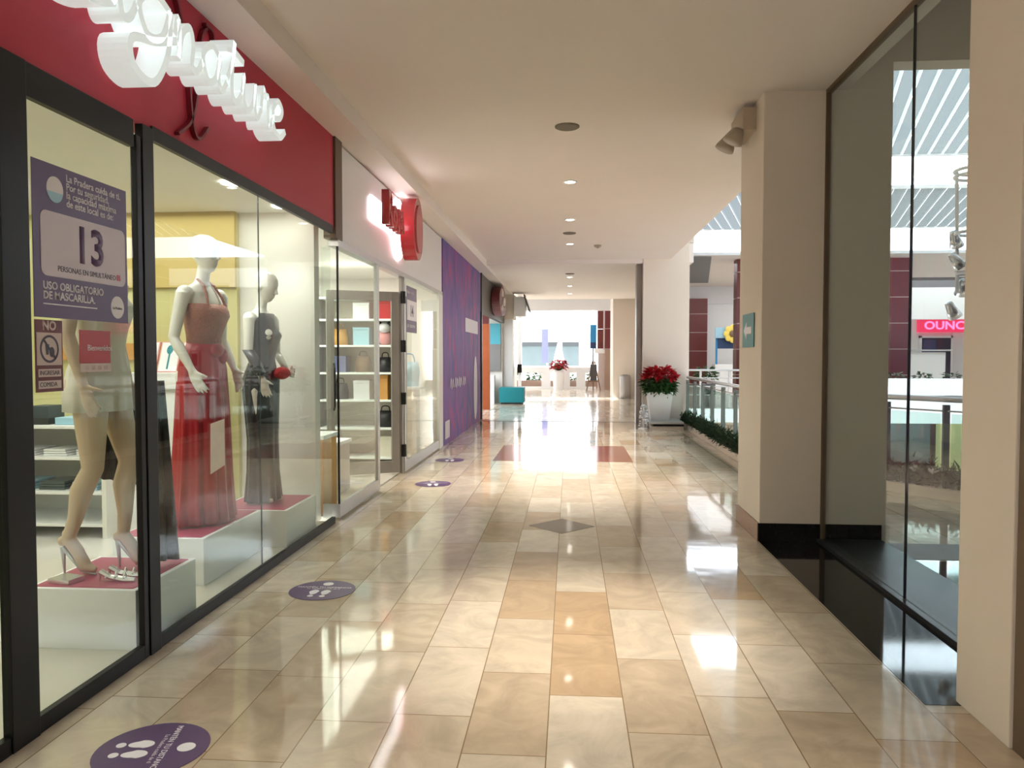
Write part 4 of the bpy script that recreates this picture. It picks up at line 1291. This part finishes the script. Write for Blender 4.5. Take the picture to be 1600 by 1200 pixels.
MB().tube(smooth_pts([(-2.72, 12.4, 1.48), (-2.68, 12.4, 1.62), (-2.56, 12.4, 1.62), (-2.52, 12.4, 1.48)], 4), 0.01).obj('bag_handle', 'blue', t)
t = thing('bag_stand', 'white stand carrying the light blue bag', 'stand', (-2.62, 12.4, 0.02))
MB().box(-2.85, -2.42, 12.2, 12.6, 1.06, 1.10).obj('stand_top', 'bwhite', t)
MB().box(-2.80, -2.47, 12.25, 12.55, 0.02, 1.06).obj('stand_body', 'cream', t)
for x, y in ((-2.55, 7.9), (-3.3, 9.2)):
    tag(MB().lathe([(0.09, 0), (0.09, -0.012), (0, -0.012)], (x, y, 2.96), 24).obj('shop_downlight', 'bulb'), 'round ceiling lamp in the gift shop ' + ('at the glass corner' if y < 8 else 'behind the front window'), 'light')

#==================================================================== RIGHT SIDE: ATRIUM EDGE
rail = [(2.70, 17.85), (2.70, 11.7), (2.84, 10.9), (3.25, 10.15), (3.82, 9.55), (4.22, 8.95), (4.85, 8.2), (6.9, 7.4), (11, 6.9), (15.5, 6.6)]
def along(path, step):
    out = []
    for (a, b) in zip(path, path[1:]):
        a, b = Vector(a), Vector(b)
        n = max(1, round((b - a).length / step))
        for k in range(n):
            out.append(a.lerp(b, k / n))
    out.append(Vector(path[-1]))
    return out
def band(mb, path, w0, w1, z0, z1):
    rr = []
    P = [Vector(p) for p in path]
    for i, p in enumerate(P):
        t = (P[min(i + 1, len(P) - 1)] - P[max(i - 1, 0)]).normalized()
        n = Vector((t.y, -t.x))
        a, b = p + n * w0, p + n * w1
        rr.append([(a.x, a.y, z0), (a.x, a.y, z1), (b.x, b.y, z1), (b.x, b.y, z0)])
    mb.rings(rr)
    return mb
S('trim_21', band(MB(), rail, -0.16, 0.16, 0.0, 0.12), 'cream')
br = thing('balustrade', 'steel and glass balustrade along the atrium edge', 'balustrade', (2.7, 15, 0.12))
MB().tube([(p[0], p[1], 1.11) for p in rail], 0.032, 12).obj('handrail', 'alu', br)
MB().tube([(p[0], p[1], 0.98) for p in rail], 0.010, 8).obj('lower_rail', 'alu', br)
ps = along(rail, 1.08)
for p in ps[:26]:
    q = MB()
    q.box(p.x - 0.035, p.x + 0.035, p.y - 0.02, p.y + 0.02, 0.12, 1.05, 0.004)
    q.box(p.x - 0.05, p.x + 0.05, p.y - 0.05, p.y + 0.05, 0.12, 0.14)
    q.obj('post', 'postgrey', br)
for a, b in zip(ps[:25], ps[1:26]):
    d_ = (b - a).normalized()
    n_ = Vector((d_.y, -d_.x)) * 0.006
    a2, b2 = a + d_ * 0.06, b - d_ * 0.06
    MB().poly([tuple(a2 - n_), tuple(b2 - n_), tuple(b2 + n_), tuple(a2 + n_)], 0.18, 0.95).obj('glass_panel', 'railglass', br)
def needles(path, z0, h_, w_, n, seed, mb=None, ln=0.11):
    rnd = random.Random(seed)
    mb = mb or MB()
    P = along(path, 0.05)
    for k in range(n):
        i = rnd.randrange(len(P) - 1)
        p = P[i]
        base = Vector((p.x + rnd.gauss(0, w_ * 0.35), p.y + rnd.gauss(0, 0.05), z0 + abs(rnd.gauss(0, h_ * 0.4))))
        d = Vector((rnd.gauss(0, 1), rnd.gauss(0, 1), rnd.gauss(0.5, 0.8))).normalized() * ln * rnd.uniform(0.6, 1.2)
        s_ = d.cross(Vector((rnd.random(), rnd.random(), rnd.random()))).normalized() * 0.014
        mb.quad(base - s_, base + s_, base + d * 0.8 + s_ * 0.5, base + d)
    return mb
tag(needles([(2.62, 17.7), (2.62, 11.7), (2.76, 10.8)], 0.12, 0.20, 0.10, 9000, 1).obj('pine_garland', 'green'), 'dark green pine garland along the foot of the straight balustrade', 'garland')
tag(needles([(3.3, 10.1), (3.86, 9.50), (4.26, 8.90), (4.95, 8.15)], 0.12, 0.22, 0.12, 5000, 2).obj('pine_garland', 'green'), 'pine garland on the curved balustrade seen through the glass screen', 'garland')
for k, (x, y) in enumerate(((3.98, 9.18), (4.1, 8.98))):
    q = MB()
    rnd = random.Random(20 + k)
    for j in range(16):
        a = rnd.uniform(0, 6.28)
        r_ = rnd.uniform(0.02, 0.07)
        q.quad((x, y, 0.26), (x + r_ * math.cos(a) - 0.015, y + r_ * math.sin(a), 0.30), (x + 1.6 * r_ * math.cos(a), y + 1.6 * r_ * math.sin(a), 0.30 + rnd.uniform(-.03, .04)), (x + r_ * math.cos(a) + 0.015, y + r_ * math.sin(a), 0.31))
    tag(q.obj('white_flower', 'bwhite'), 'small white flowers in the curved garland, ' + ('left' if k == 0 else 'right') + ' clump', 'flower')

# bench, pot, poinsettia
t = thing('stone_bench', 'low pale stone slab bench under the flower pot', 'bench', (2.15, 17.4, 0))
MB().box(1.78, 2.46, 16.75, 17.95, 0.0, 0.08).obj('bench_base', 'cream', t)
MB().box(1.80, 2.46, 16.72, 17.95, 0.08, 0.13).obj('shade_strip', 'black', t)  # black strip stands in for the shade under the slab
MB().box(1.72, 2.46, 16.70, 17.98, 0.13, 0.17, 0.004).obj('bench_slab', 'alu', t)
t = thing('potted_poinsettia', 'large red poinsettia in a tall white square pot by the cream column', 'plant', (2.0, 17.35, 0.17))
q = MB()
rr = []
for z, r_ in ((0.17, 0.20), (0.78, 0.27), (0.80, 0.27), (0.80, 0.24), (0.72, 0.23)):
    rr.append([(2.0 + sx * r_, 17.35 + sy * r_, z) for sx, sy in ((-1, -1), (1, -1), (1, 1), (-1, 1))])
q.rings(rr)
q.obj('pot', 'bwhite', t)
def leafy(c, R0, n, seed, L_, W_, zmin, zmax, up=0.3):
    rnd = random.Random(seed)
    b = MB()
    for k in range(n):
        a = rnd.uniform(0, 2 * PI)
        f = rnd.uniform(zmin, zmax)
        rr_ = R0 * math.sqrt(max(0, 1 - (f * 0.9) ** 2)) * rnd.uniform(0.65, 1.0)
        p = Vector((c[0] + rr_ * math.cos(a), c[1] + rr_ * math.sin(a), c[2] + R0 * 0.75 * f))
        d = Vector((math.cos(a + rnd.gauss(0, .6)), math.sin(a + rnd.gauss(0, .6)), rnd.gauss(up * f, 0.35))).normalized()
        s_ = d.cross(Vector((0, 0, 1)) + Vector((rnd.gauss(0, .3), rnd.gauss(0, .3), 0))).normalized()
        L = L_ * rnd.uniform(0.7, 1.2)
        w_ = W_ * rnd.uniform(0.8, 1.2)
        m1 = p + d * L * 0.45
        dn = Vector((0, 0, -0.15 * L))
        v = [b.bm.verts.new(q) for q in (p, m1 + s_ * w_, p + d * L + dn, m1 - s_ * w_, m1 + Vector((0, 0, -0.012)))]
        b.bm.faces.new((v[0], v[1], v[4]))
        b.bm.faces.new((v[1], v[2], v[4]))
        b.bm.faces.new((v[2], v[3], v[4]))
        b.bm.faces.new((v[3], v[0], v[4]))
    return b
leafy((2.0, 17.35, 0.98), 0.34, 420, 3, 0.17, 0.045, -0.7, 0.35).obj('green_leaves', 'leaf', t)
leafy((2.0, 17.35, 1.05), 0.36, 420, 4, 0.17, 0.045, 0.15, 1.0).obj('red_bracts', 'bract', t)
MB().ball((2.0, 17.35, 0.98), (0.22, 0.22, 0.2)).obj('inner_foliage', 'leaf', t, smooth=True)
t = thing('silver_ornament', 'silver tinsel ornament on the floor left of the white pot', 'ornament', (1.62, 16.9, 0))
rnd = random.Random(8)
q = MB()
for k in range(60):
    a = rnd.uniform(0, 6.28); h_ = rnd.uniform(0, 0.5)
    r_ = 0.10 - 0.10 * h_
    x, y = 1.62 + r_ * math.cos(a), 16.95 + r_ * math.sin(a)
    q.ball((x, y, 0.03 + h_), (0.03, 0.03, 0.022), 6, 4)
q.obj('tinsel', 'silver', t)
MB().lathe([(0.12, 0), (0.12, 0.02), (0.02, 0.03), (0.015, 0.5), (0, 0.5)], (1.62, 16.95, 0), 16).obj('stem', 'bwhite', t)
t = thing('litter_bin', 'silver cylindrical litter bin against the far cream wall', 'bin', (2.1, 29.25, 0))
MB().lathe([(0.20, 0), (0.21, 0.02), (0.21, 0.80), (0.20, 0.82), (0.17, 0.88), (0.0, 0.88)], (2.1, 29.3, 0), 28).obj('bin_body', 'pipe', t, smooth=True)
MB().lathe([(0.10, 0.881), (0.10, 0.89), (0, 0.89)], (2.1, 29.3, 0), 20).obj('bin_lid', 'windark', t)

# ------------------------------------------------------------------ opposite gallery
S('trim_22', MB().box(6.4, 22, 22.9, 23.05, 0.46, 0.95), 'bwhite')
S('trim_22', MB().box(6.4, 22, 22.86, 23.05, 0.38, 0.44), 'midgrey')
S('trim_22', MB().box(6.4, 22, 22.9, 23.05, -0.35, 0.38), 'bwhite')
S('trim_22', MB().box(2.9, 6.4, 22.9, 23.05, -0.35, 0.05), 'bwhite')
def cladding(x0, x1, y0, y1, z1, label, nm='clad_pillar'):
    t = thing(nm, label, 'pillar', ((x0 + x1) / 2, (y0 + y1) / 2, 0))
    k = 0
    z = 0.0
    while z < z1 - 0.05:
        zz = min(z + 0.93, z1)
        MB().box(x0, x1, y0, y1, z, zz - 0.03, 0.004).obj('panel', 'redpil', t)
        z = zz
    MB().box(x0 + 0.02, x1 - 0.02, y0 + 0.02, y1 - 0.02, 0, z1).obj('core', 'paperpink', t)
cladding(6.02, 6.88, 39.2, 39.85, 4.5, 'red brown panelled pillar left in the gap beside the cream column')
cladding(6.05, 6.6, 28.5, 29.1, 5.13, 'red brown pillar seen edge on beside the near column')
cladding(11.2, 12.08, 28.5, 29.2, 5.13, 'red brown panelled pillar behind the glass screen seam')
b2 = thing('opposite_railing', 'steel railing on the opposite gallery in the left gap', 'railing', (4.6, 23, 0))
MB().tube([(2.95, 23, 1.18), (6.4, 23, 1.18)], 0.03).obj('handrail', 'alu', b2)
for z in (0.45, 0.7, 0.95):
    MB().tube([(2.95, 23, z), (6.4, 23, z)], 0.015).obj('rail_bar', 'alu', b2)
for k in range(5):
    MB().box(2.98 + k * 0.84, 3.04 + k * 0.84, 22.97, 23.03, 0.0, 1.16).obj('post', 'pipe', b2)
tt = thing('opposite_stall', 'light blue and navy stall with a yellow flower sign across the atrium', 'stall', (7.6, 37.3, 0))
MB().box(6.9, 9.2, 37.2, 38.0, 0.0, 1.2).obj('stall_counter', 'bwhite', tt)
MB().box(7.0, 8.6, 37.3, 37.5, 1.95, 2.45).obj('navy_banner', 'darkblue', tt)
MB().box(6.9, 7.6, 37.2, 37.28, 2.45, 2.95).obj('blue_banner', 'sky', tt)
for x in (6.95, 9.0):
    MB().box(x, x + 0.08, 37.3, 37.38, 1.2, 2.95).obj('stall_post', 'blue', tt)
q = MB()
for k in range(8):
    a = 2 * PI * k / 8
    q.ball((7.70 + 0.28 * math.cos(a), 37.1, 2.65 + 0.28 * math.sin(a)), (0.16, 0.04, 0.16), 10, 6)
q.obj('yellow_petal', 'flowery', tt)
MB().ball((7.70, 37.04, 2.65), (0.16, 0.05, 0.16)).obj('flower_centre', 'woods', tt)
for k, (x, y) in enumerate(((4.4, 25.2), (5.9, 25.5), (6.9, 26.2))):
    t = thing('dark_planter', ('leftmost', 'middle', 'rightmost')[k] + ' dark planter with bushy plant across the atrium gap', 'plant', (x, y, 0))
    MB().box(x - 0.25, x + 0.25, y - 0.25, y + 0.25, 0, 0.7).obj('planter_box', 'darkgrey', t)
    leafy((x, y, 0.95), 0.33, 130, 40 + k, 0.2, 0.05, -0.3, 1.0).obj('foliage', 'leaf', t)
# far shop with the red sign
sg = thing('red_neon_sign', 'red glowing shop name sign across the atrium, seen through the glass screen', 'sign', (18.5, 39.7, 3.1))
MB().box(17.35, 20.6, 39.76, 40.0, 2.78, 3.50).obj('sign_box', 'redsign', sg)
text('OUNCE', 0.56, FF(39.76), 17.6, 2.93, 0.0, 'redlit', sg, depth=0.02, fat=0.014, sx=1.15)
d = sempty('door_3', (18.2, 39.8, 0))
MB().box(17.55, 18.95, 39.86, 39.97, 0, 2.50).obj('door_opening', 'windark', d)
MB().box(17.45, 17.55, 39.84, 39.98, 0, 2.6).box(18.95, 19.05, 39.84, 39.98, 0, 2.6).box(17.45, 19.05, 39.84, 39.98, 2.5, 2.6).obj('door_frame', 'bwhite', d)
MB().box(17.6, 18.2, 39.8, 39.85, 0.0, 2.4).obj('door_leaf', 'darkblue', d)
t = thing('white_kiosk', 'white boxy kiosk with dark counter behind the opposite parapet', 'kiosk', (14.1, 33, 0))
MB().box(13.9, 15.3, 32.6, 33.6, 0, 1.75).obj('kiosk_body', 'bwhite', t)
MB().box(12.2, 13.9, 32.8, 33.4, 1.15, 1.7).obj('kiosk_counter', 'windark', t)
MB().box(12.0, 15.5, 32.5, 33.7, 1.8, 1.86).obj('kiosk_roof', 'alu', t)
MB().box(12.1, 12.18, 32.6, 32.7, 0, 1.8).box(12.1, 12.18, 33.5, 33.6, 0, 1.8).obj('kiosk_post', 'alu', t)
for k in range(7):
    x = 9.6 + k * 0.8
    t = thing('potted_plant', ('leftmost', 'second', 'third', 'fourth', 'fifth', 'sixth', 'rightmost')[k] + ' small potted plant, from the left, behind the white opposite parapet', 'plant', (x, 23.5, 0), 'potted plants behind the opposite parapet')
    MB().lathe([(0.14, 0), (0.2, 0.72), (0, 0.72)], (x, 23.5, 0), 14).obj('pot', 'maroon' if k in (0, 5, 6) else 'paperpink', t)
    leafy((x, 23.5, 0.92), 0.22, 80, 60 + k, 0.16, 0.04, -0.3, 1.0).obj('foliage', 'leaf', t)
# lower level
t = thing('yellow_shopfront', 'yellow lit shopfront panel on the lower level', 'shopfront', (14.4, 29.5, -4.5))
MB().box(13.6, 14.5, 29.4, 29.6, -4.5, -0.6).obj('wall_panel', 'yellow', t)
MB().box(13.5, 14.6, 29.3, 29.6, -0.8, -0.55).obj('header', 'bwhite', t)
t = thing('red_awning', 'red awning of a stall on the lower level', 'awning', (13, 24, -4.5))
MB().quad((11.4, 23.2, -2.6), (14.6, 23.2, -2.6), (14.6, 24.8, -2.05), (11.4, 24.8, -2.05)).box(11.4, 14.6, 23.16, 23.2, -2.85, -2.6).obj('canopy', 'cardred', t)
for x in (11.5, 14.4):
    MB().box(x, x + 0.08, 23.3, 23.38, -4.5, -2.6).box(x, x + 0.08, 24.6, 24.68, -4.5, -2.1).obj('awning_post', 'alu', t)
t = thing('dark_shopfront', 'dim glazed shopfronts along the lower level', 'shopfront', (11, 29.6, -4.5))
MB().box(9.0, 13.4, 29.6, 29.9, -4.5, -0.9).obj('glazing', 'winglass', t)
MB().box(8.6, 10.4, 29.5, 29.6, -4.5, -0.9).obj('brick_pier', 'granite', t)
for k, (x, y, r_) in enumerate(((7.6, 19.5, 0.7), (9.9, 21.5, 0.75), (12.0, 21.9, 0.7), (14.1, 20.5, 0.7))):
    t = thing('bushy_tree', ('leftmost', 'second from left', 'third from left', 'rightmost')[k] + ' bushy tree on the lower level floor', 'tree', (x, y, -4.5))
    MB().tube([(x, y, -4.5), (x + 0.05, y, -3.2)], 0.06).obj('trunk', 'woods', t)
    leafy((x, y, -2.9), r_, 400, 80 + k, 0.4, 0.1, -0.8, 1.0).obj('foliage', 'leaf', t)

# hanging christmas decoration behind the screen
t = thing('hanging_decoration', 'white hanging decoration with rings and bells in the atrium behind the glass', 'decoration', (4.35, 9.0, 5.0))
hx, hy = 4.28, 8.7
MB().tube([(hx, hy, 6.83), (hx + 0.01, hy, 3.75)], 0.008).obj('cord', 'bwhite', t)
def ringpts(z, r_, n=20):
    return [(hx + 0.12 + r_ * math.cos(2 * PI * k / n), hy + r_ * math.sin(2 * PI * k / n), z) for k in range(n + 1)]
for z, r_ in ((3.60, 0.24), (3.54, 0.24), (2.93, 0.22), (2.50, 0.20)):
    MB().tube(ringpts(z, r_), 0.018).obj('ring', 'bwhite', t)
for k in range(4):
    a = PI / 4 + k * PI / 2
    MB().tube([(hx + 0.12 + 0.23 * math.cos(a), hy + 0.23 * math.sin(a), 3.62), (hx + 0.12 + 0.20 * math.cos(a), hy + 0.20 * math.sin(a), 2.3)], 0.02).obj('rod', 'bwhite', t)
for k in range(4):
    MB().tube([(hx + 0.01, hy, 3.75), ringpts(3.6, 0.24)[k * 5]], 0.005).obj('hanger', 'bwhite', t)
for k in range(10):
    a = k * 2.4
    z = 2.85 - (k // 3) * 0.26
    bb = MB()
    bb.lathe([(0.0, 0.14), (0.04, 0.13), (0.055, 0.04), (0.075, -0.05), (0.0, -0.04)], (0, 0, 0), 12)
    bb.xf(Matrix.Translation((hx + 0.12 + 0.22 * math.cos(a), hy + 0.22 * math.sin(a), z)) @ Matrix.Rotation(R(35), 4, Vector((math.sin(a), math.cos(a), 0))))
    bb.obj('bell', 'silver', t, smooth=True)

#==================================================================== CORRIDOR END, LEFT UNIT 4
S('trim_23', MB().box(-2.30, -2.20, 19.2, 19.36, 0, 3.68), 'bframe')
S('trim_24', MB().box(-2.34, -1.95, 26.4, 27.2, 0, 2.86), 'fascia_w')
S('trim_25', MB().box(-2.28, -1.90, 26.3, 27.25, 2.86, 3.68), 'cream')
t = thing('orange_pillar', 'narrow orange clad pillar in the opening under the dark fascia', 'pillar', (-2.5, 22.8, 0))
MB().box(-2.62, -2.38, 22.7, 22.95, 0.0, 2.55, 0.005).obj('cladding', 'orange', t)
MB().box(-2.60, -2.40, 22.72, 22.93, 2.55, 2.96).obj('cap', 'maroon', t)
t = thing('cafe_menu_board', 'cyan and dark grey menu board at the back of the end unit', 'board', (-3.0, 26.1, 1.5))
MB().box(-4.2, -2.35, 26.1, 26.18, 2.0, 2.7).obj('cyan_panel', mat('cyan_print', (0.06, 0.36, 0.48), 0.4), t)
MB().box(-4.2, -2.35, 26.1, 26.18, 1.1, 2.0).obj('grey_panel', 'midgrey', t)
t = thing('cafe_counter', 'white and pink counter low in the end unit', 'counter', (-3.2, 25.6, 0))
MB().box(-4.4, -2.5, 25.4, 25.9, 0.0, 0.95).obj('counter_body', 'wprint', t)
MB().box(-2.95, -2.7, 25.37, 25.4, 0.3, 0.95).obj('pink_panel', 'pinkish', t)
t = thing('teal_bench', 'teal cube bench at the end of the left wall', 'bench', (-1.85, 25.6, 0))
MB().box(-2.32, -1.50, 25.2, 26.0, 0.06, 0.56, 0.02).obj('seat', 'teal', t)
MB().box(-2.26, -1.56, 25.26, 25.94, 0.0, 0.06).obj('base', 'darkgrey', t)
t = thing('air_unit', 'white box unit with dark louvre high at the end of the left wall', 'air unit', (-1.75, 26.5, 3.2))
MB().box(-1.90, -1.50, 26.2, 27.0, 2.95, 3.62, 0.02).obj('casing', 'fascia_w', t)
MB().box(-0.02, 0.02, -0.4, 0.4, -0.3, 0.3).xf(Matrix.Translation((-1.46, 26.5, 3.4)) @ Matrix.Rotation(R(-18), 4, 'Y')).obj('louvre', 'darkgrey', t)
t = thing('white_post', 'slim white post beside the wide pale column at the corridor end', 'post', (-1.75, 27.6, 0))
MB().box(-1.85, -1.73, 27.5, 27.62, 0, 3.76).obj('shaft', 'bwhite', t)
MB().box(-1.87, -1.71, 27.42, 27.5, 1.0, 1.3).obj('control_box', 'bframe', t)

# terrace rail with white posts
t = thing('terrace_parapet', 'white parapet with thick posts at the open end of the corridor', 'parapet', (0, 37.6, 0))
MB().box(-6.8, 1.28, 37.45, 37.75, 0.78, 1.05, 0.01).obj('cap', 'bwhite', t)
for x in (-5.6, -4.2, -2.8, -1.15, -0.2, 0.55):
    MB().box(x - 0.22, x + 0.22, 37.46, 37.74, 0.0, 0.78).obj('post', 'bwhite', t)
MB().box(-6.8, 1.28, 37.45, 37.75, 0.0, 0.10).obj('plinth', 'bwhite', t)
tag(MB().box(-6.8, 2.7, 37.92, 39.3, -0.3, 0.38).obj('planting_bed', 'granite'), 'long white planting bed behind the terrace parapet', 'planter')
for k, x in enumerate((-2.9, -1.75, 0.15, 1.25)):
    tag(leafy((x, 38.5, 0.66), 0.36, 140, 100 + k, 0.2, 0.06, -1.0, 0.6).obj('low_shrub', 'leaf'), ('leftmost low shrub', 'second low shrub from the left', 'third low shrub from the left', 'rightmost low shrub')[k] + ' behind the white parapet', 'shrub')
t = thing('red_flower_pot', 'round red poinsettia in a white pot on the terrace', 'plant', (-0.52, 36.6, 0))
MB().lathe([(0.24, 0), (0.30, 0.85), (0.25, 0.9), (0, 0.9)], (-0.52, 36.6, 0), 20).obj('pot', 'bwhite', t)
leafy((-0.52, 36.6, 1.1), 0.36, 220, 55, 0.2, 0.06, -0.3, 1.0).obj('red_bracts', 'bract', t)
MB().ball((-0.52, 36.6, 1.1), (0.26, 0.26, 0.2)).obj('inner_foliage', 'leaf', t)
cl = thing('corner_pillar', 'dark red pillar with brown granite foot at the right end of the corridor', 'pillar', (1.75, 37, 0))
for z in (1.95, 2.9, 3.75):
    MB().box(1.33, 1.60, 36.9, 37.5, z, min(z + 0.92, 4.5), 0.004).obj('panel', 'redpil', cl)
    MB().box(1.66, 2.05, 36.6, 37.4, z, min(z + 0.92, 4.5), 0.004).obj('panel', 'maroon', cl)
MB().box(1.60, 2.09, 36.65, 37.45, 1.9, 4.5).obj('core', 'paperpink', cl)
MB().box(1.36, 1.66, 36.85, 37.5, 0, 1.72).obj('granite_foot', 'paperpink', cl)
MB().box(1.66, 2.09, 36.55, 37.45, 0, 1.9).obj('granite_foot', 'granite', cl)
MB().box(1.2, 1.66, 36.75, 37.5, 1.72, 1.95).obj('ledge', 'bwhite', cl)
t = thing('blue_banner_sign', 'bright blue hanging sign left of the dark red end pillar', 'sign', (1.17, 37.2, 2.6))
MB().box(0.98, 1.28, 37.1, 37.16, 2.25, 3.1).obj('blue_board', 'blue', t)
MB().box(0.98, 1.28, 37.09, 37.16, 1.95, 2.25).obj('navy_board', 'darkblue', t)
MB().box(1.10, 1.16, 37.1, 37.16, 0, 1.95).obj('pole', 'bframe', t)
t = thing('wooden_easel', 'brown wooden easel with dark poster in front of the end pillar', 'easel', (1.15, 35.6, 0))
for x0, x1 in ((0.78, 1.05), (1.42, 1.15)):
    MB().tube([(x0, 35.5, 0), (x1, 35.7, 1.35)], 0.03, 6).obj('leg', 'woods', t)
MB().tube([(1.1, 36.1, 0), (1.1, 35.7, 1.3)], 0.03, 6).obj('leg', 'woods', t)
MB().box(0.86, 1.34, 35.56, 35.62, 0.40, 0.46).obj('tray', 'woods', t)
MB().box(0.95, 1.25, 35.58, 35.61, 0.46, 1.2).obj('dark_poster', 'darkgrey', t)

# canopy beam and buildings outside
S('trim_26', MB().box(-8, 2.74, 36.0, 36.4, 3.72, 4.7), 'fascia_w')
S('ceiling', MB().box(-8, 2.74, 29.4, 40.5, 4.7, 4.9), 'white')  # terrace roof, added to shade the corridor end
S('ceiling', MB().box(-8, 2.74, 29.2, 29.4, 4.2, 4.9), 'white')
b_ = thing('white_building', 'bright white building with dim windows beyond the terrace', 'building', (0, 58, -1))
MB().box(-16, 14, 58, 62, -5, 12).obj('facade', mat('pale_facade', (0.60, 0.60, 0.60), 0.7, var=0.03), b_)
for x0, x1 in ((-3.6, -0.8), (-0.55, 0.7), (-8.0, -4.2)):
    w_ = MB().box(x0, x1, 57.9, 58.02, 0.85, 2.35).obj('window', 'winglass', b_)
    MB().box(x0, x1, 57.82, 57.9, 2.35, 2.65).obj('blind', 'windark', w_)
text('CENTRO COMERCIAL', 0.34, FF(57.95), -1.2, 3.0, 0.0, 'alu', b_, depth=0.03)
q = MB()
rnd = random.Random(5)
for k in range(9):
    q.ball((-2.25 + rnd.uniform(-.45, .5), 57.95, 3.7 + rnd.uniform(-.7, .9)), (0.32, 0.04, 0.26), 10, 6)
q.obj('grey_wall_emblem', mat('pale_grey_green', (0.42, 0.50, 0.48), 0.6), b_)
S('floor', MB().box(-20, 20, 38, 70, -5.2, -5.0), 'cream')
S('wall_left', MB().box(-7.2, -7.0, 26.3, 36.4, -0.3, 4.7), 'white')  # unseen side wall, added to keep the terrace hall in shade
S('wall_left', MB().box(-7.2, -6.2, 26.2, 26.4, -0.3, 4.7), 'white')
t = thing('lavender_banner', 'tall narrow lavender banner on a pole beyond the parapet', 'banner', (-1.5, 43, -5))
MB().tube([(-1.25, 43, -5), (-1.25, 43, 3.3)], 0.04).obj('pole', 'alu', t)
MB().box(-1.55, -1.20, 42.96, 42.99, 1.2, 3.1).obj('banner_cloth', 'lavender', t)
t = thing('parasol', 'closed white parasol beyond the red flower pot', 'parasol', (-0.6, 45, -5))
MB().tube([(-0.62, 45, -5), (-0.62, 45, 2.5)], 0.04).obj('pole', 'alu', t)
MB().lathe([(0.42, 0.9), (0.30, 1.4), (0.12, 2.2), (0.03, 2.5)], (-0.62, 45, 0), 14).obj('canopy', 'bwhite', t)
